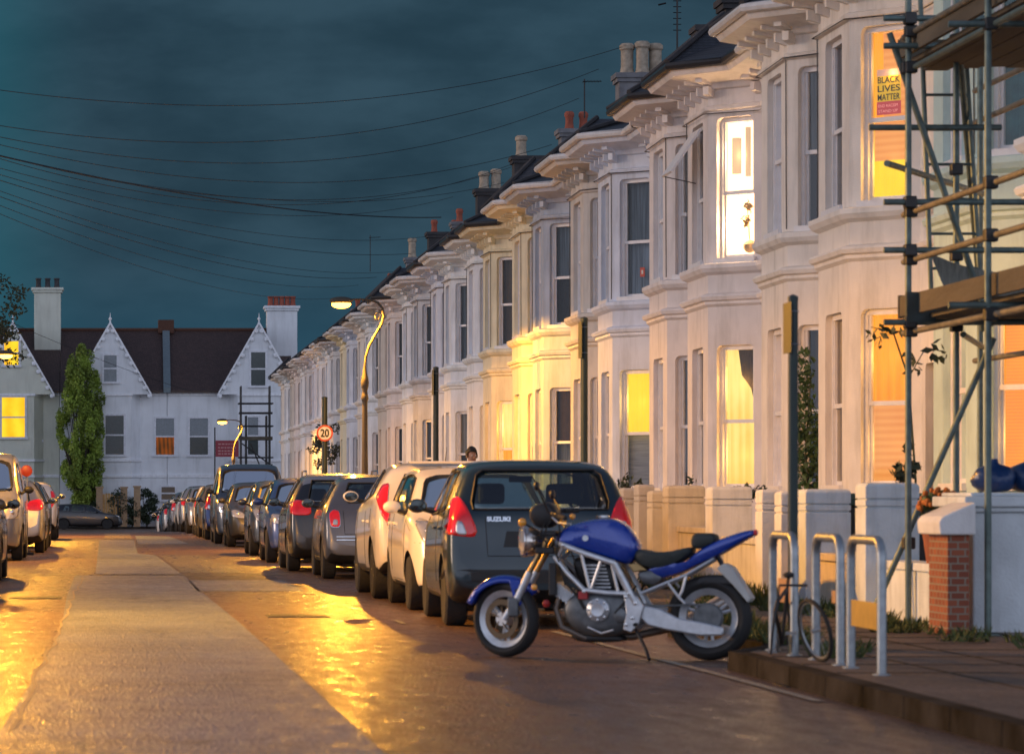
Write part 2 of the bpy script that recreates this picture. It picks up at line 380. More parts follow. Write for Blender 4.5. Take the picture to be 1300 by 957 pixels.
# right pavement: a build-out by the cycle stands, then set back for the parking bay
PV = [( -30, 4.12), (20.6, 4.12), (28.6, 4.12), (29.4, 4.4), (30.0, 4.9)]
def pavR(y):
    if y <= 23.2: return 4.12
    if y <= 24.2: return 4.12 + (y-23.2)*.46
    if y <= 28.6: return 4.58
    if y < 30: return 4.58 + (y-28.6)/1.4*.32
    return kerbR(y)
ysr = sorted(set([-30, 0, 14, 20, 23.2, 23.7, 24.2, 28, 28.6, 29, 29.5, 30] + [y for y in YS if y > 28 and y < 204]))
strip('pavement', lambda y: pavR(y)+.12, lambda y: 6.7, ysr, .12, M_pave, 3)
strip('front_gardens', lambda y: 6.7, lambda y: 9.65, ysr, .13, M_soil)
mb = MB(); K = 0
def kerb_run(f, ys, side):
    out = []
    for y0, y1 in zip(ys[:-1], ys[1:]):
        n = max(1, int((y1-y0)/1.0))
        if y0 > 90: n = 2
        for i in range(n):
            a = y0+(y1-y0)*i/n+.008; b = y0+(y1-y0)*(i+1)/n-.008
            xa, xb = f(a), f(b); za, zb = zg(a), zg(b)
            mb.add([(xa, a, za-.1), (xa+side*.14, a, za-.1), (xb+side*.14, b, zb-.1), (xb, b, zb-.1),
                    (xa+side*.01, a, za+.124), (xa+side*.14, a, za+.124), (xb+side*.14, b, zb+.124), (xb+side*.01, b, zb+.124)],
                   [(0,3,2,1),(4,5,6,7),(0,1,5,4),(1,2,6,5),(2,3,7,6),(3,0,4,7)])
kerb_run(pavR, [y for y in ysr if y >= 14], 1)
tag(mb.build('kerb', M_kerb), kind='structure')
mb = MB(); kerb_run(kerbL, [y for y in YS if 0 <= y <= 203], -1)
tag(mb.build('kerb', M_kerb), kind='structure')
strip('pavement', lambda y: -9, lambda y: kerbL(y)-.12, [y for y in YS if y < 204], .12, M_pave)
strip('far_pavement', lambda y: -60, lambda y: 60, [209.0, 212.2], .12, M_pave, 2)
mb = MB(); mb.box((-60, 208.86, -.9), (60, 209.0, -.676)); tag(mb.build('kerb', M_kerb), kind='structure')

# iron covers let into the road
M_iron = mat('cast_iron', (.05,.045,.04), .45, .6, bump=.8, bscale=40)
for x, y, w_, l_, lb in ((1.75,33.5,.6,.75,'small rectangular iron cover in the road beside the cream car'),(-.95,39.5,.6,.8,'small rectangular iron cover left of the grey resurfaced strip'),(4.3,21.2,.42,.4,'gully grate in the gutter by the cycle stands')):
    mb = MB(); mb.box((x-w_/2,y-l_/2,-.02),(x+w_/2,y+l_/2,.006)); mb.box((x-w_/2+.04,y-l_/2+.04,.006),(x-.02,y+l_/2-.04,.010)); mb.box((x+.02,y-l_/2+.04,.006),(x+w_/2-.04,y+l_/2-.04,.010))
    tag(mb.build('iron_cover', M_iron), lb, 'drain cover')

# weeds: countless small blades along walls and kerbs
M_weed = mat('weed_green', (.065, .085, .022), .8, var=.4, scale=12)
def leaf_cloud(mb, c, rad, n, size, rnd, flat=1.0):
    for _ in range(n):
        while True:
            p = Vector((rnd.uniform(-1,1), rnd.uniform(-1,1), rnd.uniform(-1,1)))
            if p.length < 1: break
        p = Vector((c[0]+p.x*rad[0], c[1]+p.y*rad[1], c[2]+p.z*rad[2]))
        u = Vector((rnd.gauss(0,1), rnd.gauss(0,1), rnd.gauss(0,1)*flat)).normalized()
        v = u.cross(Vector((rnd.gauss(0,1), rnd.gauss(0,1), rnd.gauss(0,1)))).normalized()
        s = size*rnd.uniform(.6, 1.4)
        mb.add([p-u*s, p+v*s*.5, p+u*s, p-v*s*.5], [(0,1,2,3)])
mb = MB(); rw = random.Random(5)
def tuft(x, y, z, r, h, n):
    for _ in range(n):
        a = rw.uniform(0, 2*PI); q = r*math.sqrt(rw.random()); bx, by = x+q*math.cos(a), y+q*math.sin(a)
        hh = h*rw.uniform(.4, 1.1); lx, ly = rw.uniform(-.05,.05), rw.uniform(-.05,.05); a = rw.uniform(0, PI); dx, dy = .008*math.cos(a), .008*math.sin(a)
        mb.add([(bx-dx, by-dy, z), (bx+dx, by+dy, z), (bx+lx+dx, by+ly+dy, z+hh*.6), (bx+lx*1.8, by+ly*1.8, z+hh), (bx+lx-dx, by+ly-dy, z+hh*.6)], [(0,1,2,3,4)])
# slab joints across the build-out
_jm = MB()
for k in range(9):
    y = 20.4+k*1.02; xa = pavR(y)+.16; _jm.box((xa, y-.008, .11), (6.2, y+.008, .1235))
for x in (4.95, 5.6): _jm.box((x-.007, 18.5, .11), (x+.007, 28.6, .1238))
tag(_jm.build('paving_joints', mat('joint_dark', (.03,.025,.02), .95, spec=.1)), kind='structure')
for x, y, r, h, n in [(6.25,27.2,.25,.10,160),(6.2,28.1,.22,.13,160),(6.3,30.6,.22,.16,200),(6.1,31.5,.2,.14,120),(6.3,33.2,.3,.22,260),(6.25,35,.3,.2,260),(6.3,36.6,.35,.24,300),
                      (6.3,39,.3,.2,160),(4.85,24.8,.22,.12,200),(4.8,25.6,.2,.14,200),(4.8,26.8,.2,.18,260),(4.85,27.9,.2,.22,260),(5.0,29.2,.3,.22,260),(4.75,24.4,.15,.09,140),
                      (6.0,26.5,.2,.06,100),(4.7,22.4,.18,.1,120),(4.9,23.2,.2,.1,120),(6.15,24.9,.2,.05,80)]:
    tuft(x, y, .12, r, h, n)
for i in range(60): tuft(rw.uniform(6.2, 6.5), rw.uniform(22, 50), .12, .12, .09, 22)
for x, y, r, n in [(4.85,25.4,.3,500),(4.8,26.8,.3,500),(6.3,30.4,.25,300)]:
    leaf_cloud(mb, (x, y, .14), (r, r*1.6, .05), n, .025, rw)
tag(mb.build('weeds', M_weed, recalc=False), 'green weeds growing along the foot of the garden walls and kerb', 'weeds', kind='stuff')
# ------------------------------------------------------------------ terraced houses
XW = 9.6                                                   # the flat front wall; bays stand .7 m proud of it
PATH = [(0, 0), (.3, 0), (1.0, .7), (2.85, .7), (3.55, 0), (5.0, 0)]
def offset(path, o):
    if abs(o) < 1e-6: return [Vector(p) for p in path]
    P = [Vector(p) for p in path]; out = []
    for i, p in enumerate(P):
        nn = []
        if i > 0: t = (P[i]-P[i-1]).normalized(); nn.append(Vector((-t.y, t.x)))
        if i < len(P)-1: t = (P[i+1]-P[i]).normalized(); nn.append(Vector((-t.y, t.x)))
        if len(nn) == 1: out.append(p + nn[0]*o)
        else:
            b = (nn[0]+nn[1]); b.normalize(); out.append(p + b*(o/max(.3, b.dot(nn[0]))))
    return out
STUCCO = {
 'warm_white': (.74, .69, .63), 'pink_white': (.72, .66, .63), 'lilac_white': (.62, .66, .74), 'grey_blue': (.42, .47, .55),
 'cream': (.74, .67, .48), 'white': (.72, .75, .79), 'stone': (.58, .54, .49), 'peach': (.68, .54, .44), 'pale_grey': (.58, .60, .63), 'pale_green': (.50, .64, .60)}
M_slate = slate_mat('roof_slate', (.030, .032, .038))
M_gut_b = mat('black_gutter', (.015, .015, .017), .4)
M_gut_w = mat('white_gutter', (.6, .58, .56), .4)
M_sash = mat('sash_paint', (.72, .70, .70), .4, var=.06)
M_glass = glass('window_glass', (.95, .96, .96))
M_chim = mat('chimney_render', (.17, .17, .18), .9, var=.3, scale=3, bump=.4, bscale=20)
M_chim_d = mat('chimney_dark', (.045, .043, .045), .9, var=.3, scale=3, bump=.4, bscale=20)
M_pot_c = mat('buff_pot', (.34, .28, .21), .8, var=.3); M_pot_r = mat('red_pot', (.28, .07, .04), .8, var=.2)
CUR = {
 'dark': mat('dark_room_sheet', (.02, .022, .026), .9), 'net': mat('net_curtain', (.30, .34, .38), .95, stretch=(14,14,.5), var=.5, scale=2),  # dark: near-black sheet, paints the darkness behind unlit windows
 'grey': mat('grey_curtain', (.17, .20, .22), .95, stretch=(14,14,.5), var=.5, scale=2), 'blind': mat('pale_blind', (.35, .37, .39), .9, stretch=(1,1,20), var=.25, scale=2),
 'brown': mat('brown_blind', (.13, .08, .04), .9), 'teal': mat('teal_dust_sheet', (.03, .17, .18), .7, var=.6, scale=3),
 'bright': lit('lit_bright', (1, .60, .32), 3.6, (1, .50, .24), 'plain'), 'yellow': lit('lit_yellow', (1, .70, .20), 1.25, (1, .42, .05), 'curtain'),
 'orange': lit('lit_orange', (1, .33, .02), 1.25, (.9, .20, .01), 'curtain'), 'oblind': lit('lit_blind', (1, .30, .015), 1.2, (.8, .2, .02), 'blind'),
 'gold': lit('lit_gold', (1, .66, .03), 1.15, (.95, .42, .01), 'plain'), 'tan': lit('lit_tan', (.55, .27, .08), .5, (.4, .18, .05), 'blind'),
 'pinkish': lit('lit_pale_blind', (1, .40, .11), .95, (.9, .29, .07), 'blind', .4)}
DOORS = [mat('door_%s' % n, c, .35) for n, c in (('green', (.02,.07,.04)), ('red', (.2,.02,.02)), ('blue', (.02,.04,.12)), ('black', (.015,.015,.015)), ('white', (.6,.6,.6)))]

def facet(mb, T, a, b, z0, z1, ops, depth=.13):
    """a wall panel from plan point a to b with openings (u0, u1, zb, zt, rise) and their reveals"""
    a, b = Vector(a), Vector(b); t = (b-a); Ln = t.length; t.normalize(); nrm = Vector((-t.y, t.x))
    def P(u, z, dp=0): q = a + t*u - nrm*dp; return T(q.x, q.y, z)
    def quad(u0, u1, za, zb_): mb.add([P(u0,za), P(u1,za), P(u1,zb_), P(u0,zb_)], [(0,1,2,3)])
    if not ops: quad(0, Ln, z0, z1); return
    u0, u1 = ops[0][0], ops[0][1]
    quad(0, u0, z0, z1); quad(u1, Ln, z0, z1)
    zc = z0
    for (_, _, zb_, zt, rise) in ops:
        quad(u0, u1, zc, zb_)
        arc = []; n = 6; cr = rise
        for k in range(n+1):                                # rounded shoulders
            an = PI - (PI/2)*k/n; arc.append((u0+cr+cr*math.cos(an), zt-cr+cr*math.sin(an)))
        for k in range(n+1):
            an = PI/2 - (PI/2)*k/n; arc.append((u1-cr+cr*math.cos(an), zt-cr+cr*math.sin(an)))
        top = zt+.02
        loop = [(u0, top), (u0, zt-cr)] + arc[1:-1] + [(u1, zt-cr), (u1, top)]
        for (p, q) in zip(arc[:-1], arc[1:]):
            if abs(p[0]-q[0]) > 1e-6: mb.add([P(p[0], p[1]), P(q[0], q[1]), P(q[0], top), P(p[0], top)], [(0,1,2,3)])
        rev = [(u0, zb_)] + arc + [(u1, zb_)]
        for (p, q) in zip(rev, rev[1:]+rev[:1]):
            mb.add([P(*p), P(*q), P(*q, depth), P(*p, depth)], [(0,1,2,3)])
        zc = top
    quad(u0, u1, zc, z1)

def window(parent, T, a, b, op, top, bot, depth, poster=None, extra=None, simple=False):
    """box-sash window set in a reveal: frame, pane and what hangs behind it"""
    a, b = Vector(a), Vector(b); t = (b-a).normalized(); nrm = Vector((-t.y, t.x)); u0, u1, zb_, zt, rise = op
    def P(u, z, dp): q = a + t*u - nrm*dp; return T(q.x, q.y, z)
    fr = MB()
    def bar(ua, ub, za, zz, d0, d1):
        p = [P(ua,za,d0), P(ub,za,d0), P(ub,zz,d0), P(ua,zz,d0), P(ua,za,d1), P(ub,za,d1), P(ub,zz,d1), P(ua,zz,d1)]
        fr.add(p, [(0,3,2,1),(4,5,6,7),(0,1,5,4),(1,2,6,5),(2,3,7,6),(3,0,4,7)])
    d0 = depth-.05; zm = zb_ + (zt-zb_)*.47; W = .05
    bar(u0, u0+W, zb_, zt, d0, depth+.08); bar(u1-W, u1, zb_, zt, d0, depth+.08)
    bar(u0+W, u1-W, zt-.07, zt, d0, depth+.08); bar(u0-.03, u1+.03, zb_-.05, zb_+.03, -.05, depth+.08)
    # upper sash proud of the lower one
    bar(u0+W, u1-W, zm-.025, zm+.03, d0+.015, depth+.03)
    for s in (0, 1):
        za, zz = ((zb_+.03, zm-.025), (zm+.03, zt-.07))[s]; dd = d0 + (.05, .02)[s]
        bar(u0+W, u0+W+.035, za, zz, dd, dd+.035); bar(u1-W-.035, u1-W, za, zz, dd, dd+.035)
        if s == 0: bar(u0+W+.035, u1-W-.035, za, za+.05, dd, dd+.035)
    f = fr.build('window', M_sash, parent)
    g = MB(); dg = d0+.055
    g.add([P(u0+W, zb_+.03, dg), P(u1-W, zb_+.03, dg), P(u1-W, zt-.07, dg), P(u0+W, zt-.07, dg)], [(0,1,2,3)])
    g.build('pane', M_glass, f, recalc=False)
    # room side
    def sheet(za, zz, key, dpt, name):
        c = MB(); n = 14 if not simple else 4; vs = []; fs = []
        for k in range(n+1):
            u = u0-.02 + (u1-u0+.04)*k/n; dp = dpt + (.02*math.sin(k*2.3) if key not in ('oblind','tan','blind','pinkish') else 0)
            vs += [P(u, za, dp), P(u, zz, dp)]
        for k in range(n): fs.append((2*k, 2*k+2, 2*k+3, 2*k+1))
        c.add(vs, fs); c.build(name, CUR[key], f, recalc=False)
    nm = lambda k: 'blind' if 'blind' in k or k in ('tan','pinkish','brown') else ('curtain' if k != 'dark' else 'dark_sheet')  # the dark sheet stands in for the gloom of an unlit interior
    sheet(zm, zt+.03, top, depth+.14, nm(top)); sheet(zb_-.03, zm, bot, depth+.16, nm(bot))
    if extra: extra(f, P, u0, u1, zb_, zm, zt, depth)
    for kk, za_, zc_ in ((top, zm, zt), (bot, zb_, zm)):
        pw_ = {'bright': 55, 'yellow': 16, 'orange': 9, 'gold': 12, 'oblind': 8, 'pinkish': 6}.get(kk, 0)
        if pw_ and not simple:
            ld = bpy.data.lights.new('room_light', 'POINT'); ld.energy = pw_; ld.color = (1, .62, .30) if kk == 'bright' else (1, .50, .12); ld.shadow_soft_size = .12
            lo = bpy.data.objects.new('room_light', ld); col.objects.link(lo); lo.parent = f; lo.location = P((u0+u1)/2, (za_+zc_)/2, depth+.05)
    return f

def terrace_house(k, side, colour, gutter, label, cfg=None, lod=0):
    """side -1: the nearer house of pair k, side +1: the farther one; both bays meet at the party wall"""
    Yp = 44.55 + 10*k; cfg = cfg or {}; C = STUCCO[colour]
    root = thing('terraced_house', label, 'house', (XW, Yp+side*2.5, .12), 0, 'bay-fronted houses of the right-hand terrace')
    def T(l, d, z): return (-d, side*l - side*2.5, z-.12)
    mw = mat('stucco_'+colour, C, .75, var=.07, scale=2.5, bump=.25, bscale=70, grime=.55)
    mt = mat('trim_'+colour, [min(.8, c*1.06) for c in C], .6, var=.06, scale=3, bump=.15, grime=.45)
    zb = -.9 if Yp > 110 else -.05
    wall = MB(); Q = PATH
    ju, jl = (4.72, 6.86), (1.28, 3.44)
    cant = (Vector(Q[2])-Vector(Q[1])).length
    co_ = [(.16, cant-.16, jl[0], jl[1], .09), (.16, cant-.16, ju[0], ju[1], .09)]
    fo = [(.43, 1.42, jl[0], jl[1], .1), (.43, 1.42, ju[0], ju[1], .1)]
    do = [(.25, 1.15, .15, 2.75, .08), (.36, 1.02, ju[0]+.1, ju[1]-.1, .06)]
    facet(wall, T, Q[0], Q[1], zb, 7.55, [])
    facet(wall, T, Q[1], Q[2], zb, 7.55, co_)
    facet(wall, T, Q[2], Q[3], zb, 7.55, fo)
    facet(wall, T, Q[3], Q[4], zb, 7.55, co_)
    facet(wall, T, Q[4], Q[5], zb, 7.55, [do[0]], .25)
    # back wall and gable sides close the house off
    wall.add([T(0,-8,zb), T(5,-8,zb), T(5,-8,7.5), T(0,-8,7.5)], [(0,1,2,3)])
    for l in (.01, 4.99): wall.add([T(l,0,zb), T(l,-8,zb), T(l,-8,7.5), T(l,-4,10.3), T(l,0,7.5)], [(0,1,2,3,4)])
    wo = wall.build('wall', mw, root, recalc=False)
    # mouldings swept along the front
    def sweep(prof, name, m):
        mb_ = MB(); pts = [offset(Q, o) for o, z in prof]; n = len(Q)
        vs = [T(p.x, p.y, prof[i][1]) for i, pp in enumerate(pts) for p in pp]; fs = []
        for i in range(len(prof)-1):
            for j in range(n-1): fs.append((i*n+j, i*n+j+1, (i+1)*n+j+1, (i+1)*n+j))
        mb_.add(vs, fs); return mb_
    s1 = sweep([(0,4.02),(.05,4.06),(.05,4.10),(.10,4.12),(.12,4.17),(.10,4.20),(0,4.23)], '', mt); s1.build('string_course', mt, root, recalc=False)
    s2 = sweep([(0,4.50),(.08,4.54),(.12,4.60),(.12,4.66),(0,4.69)], '', mt); s2.build('sill_course', mt, root, recalc=False)
    s3 = sweep([(0,.05),(.06,.05),(.06,.75),(0,.80)], '', mt); s3.build('plinth', mt, root, recalc=False)
    s4 = sweep([(0,6.96),(.045,6.98),(.06,7.03),(0,7.06)], '', mt)
    s5 = sweep([(0,7.28),(.06,7.30),(.09,7.38),(.44,7.46),(.54,7.48),(.60,7.57),(.0,7.62)], '', mt)
    s4.add([v for v in s5.v], s5.f)
    # brackets under the eaves
    for i in range(len(Q)-1):
        a, b = Vector(Q[i]), Vector(Q[i+1]); Ln = (b-a).length
        if Ln < .5: continue
        t = (b-a).normalized(); nn = Vector((-t.y, t.x)); cnt = max(2, int(Ln/.58)+1)
        for j in range(cnt):
            u = .07 + (Ln-.14)*j/(cnt-1)
            for (w2, o1, z0, z1) in ((.06, .34, 7.33, 7.46), (.05, .16, 7.16, 7.33)):
                q0 = a+t*(u-w2); q1 = a+t*(u+w2)
                p = [q0, q1, q1+nn*o1, q0+nn*o1]
                s4.add([T(x.x, x.y, z0 if jx < 2 else z0+.05) for jx, x in enumerate(p)] + [T(x.x, x.y, z1) for x in p],
                       [(0,3,2,1),(4,5,6,7),(0,1,5,4),(1,2,6,5),(2,3,7,6),(3,0,4,7)])
    s4.build('cornice', mt, root, recalc=False)
    gu = MB(); gp = offset(Q, .63); gu.tube([T(p.x, p.y, 7.62) for p in gp], .065, 8)
    gu.build('gutter', M_gut_b if gutter == 'b' else M_gut_w, root, smooth=True)
    # roof
    rf = MB(); sl_ = .66; E = offset(Q, .66); z0 = 7.66
    def RZ(d): return z0 + (.66-d)*sl_
    # main slope with a cut where the bay roof joins
    rf.add([T(0,.66,z0), T(5,.66,z0), T(5,-4,RZ(-4)), T(0,-4,RZ(-4))], [(0,1,2,3)])
    rf.add([T(0,-4,RZ(-4)), T(5,-4,RZ(-4)), T(5,-8.3,7.5), T(0,-8.3,7.5)], [(0,1,2,3)])
    ap = 1.925; e1, e2, e3, e4 = E[1], E[2], E[3], E[4]
    hz = z0 + cfg.get('rh', random.Random(k*5+side).choice((.42,.65,1.0,.8))); A1, A2 = (ap-.25, .34), (ap+.25, .34); bk = .66-(hz-z0)/sl_
    B1, B2 = (ap-.25, bk), (ap+.25, bk)
    rf.add([T(e2.x,e2.y,z0), T(e3.x,e3.y,z0), T(*A2,hz), T(*A1,hz)], [(0,1,2,3)])
    rf.add([T(e1.x-.05,e1.y,z0), T(e2.x,e2.y,z0), T(*A1,hz), T(*B1,hz)], [(0,1,2,3)])
    rf.add([T(e3.x,e3.y,z0), T(e4.x+.05,e4.y,z0), T(*B2,hz), T(*A2,hz)], [(0,1,2,3)])
    rf.add([T(*A1,hz), T(*A2,hz), T(*B2,hz), T(*B1,hz)], [(0,1,2,3)])
    roof = rf.build('roof', M_slate, root, recalc=False)
    for p, q in ((e2, A1), (e3, A2)):
        hp_ = MB(); hp_.tube([T(p.x, p.y, z0+.02), T(q[0], q[1], hz+.03)], .05, 6); hp_.build('hip_tiles', M_chim_d, roof, smooth=True)
    hp_ = MB()
    hp_.tube([T(0,-4,RZ(-4)), T(5,-4,RZ(-4))], .09, 6)
    hp_.build('ridge_tiles', M_chim_d, roof, smooth=True)
    pw = MB(); pw.add([T(0.0,.5,z0), T(.16,.5,z0), T(.16,-4,RZ(-4)), T(0,-4,RZ(-4)), T(0.0,.5,z0+.16), T(.16,.5,z0+.16), T(.16,-4,RZ(-4)+.16), T(0,-4,RZ(-4)+.16)],
                      [(4,5,6,7),(0,1,5,4),(1,2,6,5),(2,3,7,6),(3,0,4,7)])
    pw.build('parapet', M_chim, roof, recalc=False)
    # windows
    def pk(key, dflt): return cfg.get(key, dflt)
    rnd = random.Random(k*7+side*3+50)
    base = lambda: rnd.choice([('dark','dark'),('grey','grey'),('dark','net'),('net','dark'),('grey','dark'),('blind','dark')])
    # the canted light facing the camera is at the far end of l for the nearer house, near the party wall for the farther one
    near_c = (Q[3], Q[4]) if side < 0 else (Q[1], Q[2]); far_c = (Q[1], Q[2]) if side < 0 else (Q[3], Q[4])
    lo, up = co_
    window(root, T, *near_c, up, *pk('cu', base()), .13, extra=cfg.get('xcu'))
    window(root, T, *near_c, lo, *pk('cl', base()), .13, extra=cfg.get('xcl'))
    window(root, T, Q[2], Q[3], fo[1], *pk('fu', base()), .13, extra=cfg.get('xfu'))
    window(root, T, Q[2], Q[3], fo[0], *pk('fl', base()), .13)
    window(root, T, *far_c, up, 'dark', 'dark', .13, simple=True)
    window(root, T, *far_c, lo, 'dark', 'dark', .13, simple=True)
    # door
    a, b = Vector(Q[4]), Vector(Q[5]); t = (b-a).normalized()
    def D(u, z, dp): q = a+t*u; return T(q.x, q.y-dp, z)
    dm = MB(); 
    def dbox(m_, ua, ub, za, zz, d0, d1):
        p = [D(ua,za,d0), D(ub,za,d0), D(ub,zz,d0), D(ua,zz,d0), D(ua,za,d1), D(ub,za,d1), D(ub,zz,d1), D(ua,zz,d1)]
        m_.add(p, [(0,3,2,1),(4,5,6,7),(0,1,5,4),(1,2,6,5),(2,3,7,6),(3,0,4,7)])
    dbox(dm, .25, 1.15, .15, 2.2, .2, .25)
    for (ua, ub) in ((.33,.66),(.74,1.07)):
        for (za, zz) in ((.35,1.0),(1.15,2.05)): dbox(dm, ua, ub, za, zz, .18, .2)
    dr = dm.build('door', DOORS[rnd.randrange(5)], root)
    hm = MB(); hm.sphere(D(1.05, 1.15, .16), .035, 8); hm.build('handle', mat('brass', (.6,.42,.15), .3, 1), dr, smooth=True)
    fm = MB(); dbox(fm, .25, 1.15, 2.2, 2.27, .17, .25); dbox(fm, .25, 1.15, 2.68, 2.75, .17, .25); fl = fm.build('fanlight', M_sash, root)
    gm = MB(); gm.add([D(.25,2.27,.22), D(1.15,2.27,.22), D(1.15,2.68,.22), D(.25,2.68,.22)], [(0,1,2,3)]); gm.build('pane', M_glass, fl, recalc=False)
    stp = MB(); dbox(stp, .15, 1.25, .0, .15, -.5, 0.2); stp.build('doorstep', M_kerb, root)
    # downpipe where the bays meet
    if side < 0 and cfg.get('pipe', k % 3 == 1):
        pm = MB(); pm.tube([T(.12,.62,7.5), T(.12,.62,7.4), T(.12,.12,7.0), T(.12,.12,zb)], .045, 8); pm.build('downpipe', M_gut_b, root, smooth=True)
    rc = random.Random(k*3+side)
    if Yp < 110:                                          # a telephone cable clipped along and down the front
        cm_ = MB(); ll = rc.choice((1.02, 2.83)); z_ = rc.uniform(6.98, 7.06)
        cm_.tube([T(p.x, p.y, z_-.02*i) for i, p in enumerate(offset(Q, .075))], .008, 4); cm_.tube([T(ll,.72,z_), T(ll+.01,.715,5.4), T(ll-.01,.715,4.72)], .008, 4)
        cm_.build('cable', M_gut_b, root)
    # chimney stack on the party wall, owned by the nearer house
    if side < 0:
        cs = MB(); y0, y1 = T(.35, 0, 0)[1], T(-.35, 0, 0)[1]; ya, yb = min(y0, y1), max(y0, y1)
        x0 = cfg.get('cx', 12.05 if k < 10 else 12.0)-XW + rnd.uniform(-.1,.2); x1 = x0+cfg.get('cw', 1.2 if k < 10 else .8); zt = cfg.get('cz', 11.05 if k < 10 else 10.75)-.12
        dk = cfg.get('cdark', rnd.random() < .5)
        cs.box((x0, ya, 8.2), (x1, yb, zt)); cs.box((x0-.06, ya-.06, zt), (x1+.06, yb+.06, zt+.1)); cs.box((x0-.1, ya-.1, zt+.1), (x1+.1, yb+.1, zt+.22))
        st = cs.build('chimney', M_chim_d if dk else M_chim, roof)
        n = cfg.get('pots', rnd.randrange(1, 3)); red = cfg.get('red', rnd.random() < .4)
        for j in range(n):
            pm = MB(); px_ = x0 + .25 + (x1-x0-.5)*j/max(1, n-1); hh = rnd.uniform(.6, .85) if not red else .5
            rr_ = .17 if not red else .12
            pm.lathe([(rr_*.9,0),(rr_*1.15,.03),(rr_,.08),(rr_*.9,.2),(rr_*.92,hh-.18),(rr_*1.12,hh-.14),(rr_*1.12,hh-.05),(rr_*.8,hh),(rr_*.5,hh-.02)], (px_, (ya+yb)/2+rnd.uniform(-.1,.1), zt+.22), n=14)
            pm.build('chimney_pot', M_pot_r if red else M_pot_c, st, smooth=True)
    return root

# what hangs in particular windows
def x_poster(f, P, u0, u1, zb_, zm, zt, dp):
    def card(ua, ub, za, zz, m, d, nm):
        c = MB(); c.add([P(ua,za,d), P(ub,za,d), P(ub,zz,d), P(ua,zz,d), P(ua,za,d+.004), P(ub,za,d+.004), P(ub,zz,d+.004), P(ua,zz,d+.004)],
                        [(0,3,2,1),(4,5,6,7),(0,1,5,4),(1,2,6,5),(2,3,7,6),(3,0,4,7)]); return c.build(nm, m, f, recalc=False)
    ym = emit('poster_yellow', (.62, .42, .02), .55); rm = emit('poster_red', (.42, .06, .06), .6); pm = emit('poster_grey', (.42, .30, .28), .5)
    a, b = .27, .60; z0, z1 = zm+.07, zm+.62
    po = card(a, b, z0+.16, z1-.08, ym, dp+.06, 'poster'); card(a-.003, b+.003, z0, z0+.16, rm, dp+.058, 'poster_band'); card(a-.003, b+.003, z1-.08, z1, pm, dp+.058, 'poster_top')
    ux = (Vector(P(b, z0, dp))-Vector(P(a, z0, dp))).normalized()
    for i, s in enumerate(('BLACK', 'LIVES', 'MATTER')):
        t = word(s, .108, emit('poster_ink', (.01, .01, .01), .0), f, bold=.001, width=.31)
        place_text(t, Vector(P(a+.01, z0+.385-i*.105, dp+.055)), ux)
    for i, s in enumerate(('END RACISM', 'STAND UP')):
        t = word(s, .05, emit('poster_pale', (.75, .35, .33), .5), f, width=.27)
        place_text(t, Vector(P(a+.02, z0+.09-i*.065, dp+.054)), ux)
def word(s, size, m, parent, bold=0, width=None, name='lettering'):
    cu = bpy.data.curves.new(name, 'FONT'); cu.body = s; cu.size = size; cu.offset = bold; cu.extrude = .001
    o = bpy.data.objects.new(name, cu); col.objects.link(o)
    bpy.context.view_layer.update()
    me = bpy.data.meshes.new_from_object(o.evaluated_get(bpy.context.evaluated_depsgraph_get()))
    bpy.data.objects.remove(o)
    if width:
        xs = [v.co.x for v in me.vertices]; sc = width/(max(xs)-min(xs)); x0 = min(xs)
        for v in me.vertices: v.co.x = (v.co.x-x0)*sc
    me.materials.clear(); me.materials.append(m)
    o = bpy.data.objects.new(name, me); col.objects.link(o); o.parent = parent
    return o
def place_text(o, p, ux):
    z = Vector((0,0,1)); n = ux.cross(z)
    o.matrix_basis = Matrix((( ux.x, z.x, n.x, p.x), (ux.y, z.y, n.y, p.y), (ux.z, z.z, n.z, p.z), (0,0,0,1)))
def x_lowblind(f, P, u0, u1, zb_, zm, zt, dp):     # pale blind over the upper part of the lower sash
    c = MB(); z = zb_+(zm-zb_)*.52; c.add([P(u0+.05,z,dp+.1), P(u1-.05,z,dp+.1), P(u1-.05,zm,dp+.1), P(u0+.05,zm,dp+.1)], [(0,1,2,3)]); c.build('blind', CUR['pinkish'], f, recalc=False)
    c = MB(); c.add([P(u0+.16,zm+.02,dp+.12), P(u1-.02,zm+.02,dp+.12), P(u1-.02,zt,dp+.12), P(u0+.16,zt,dp+.12)], [(0,1,2,3)]); c.build('blind', CUR['pinkish'], f, recalc=False)
def x_swag(f, P, u0, u1, zb_, zm, zt, dp):         # dark curtain drawn across the upper right corner
    c = MB(); c.add([P(u0+.24,zt,dp+.07), P(u1,zt,dp+.07), P(u1,zm+.05,dp+.09), P(u1-.1,zm+.22,dp+.05), P(u1-.2,zm+.5,dp+.08), P(u0+.32,zt-.45,dp+.06)], [(0,1,2,3,4,5)])
    c.build('curtain', mat('dark_swag', (.05,.04,.035), .95, stretch=(14,14,.6), var=.5), f, recalc=False)
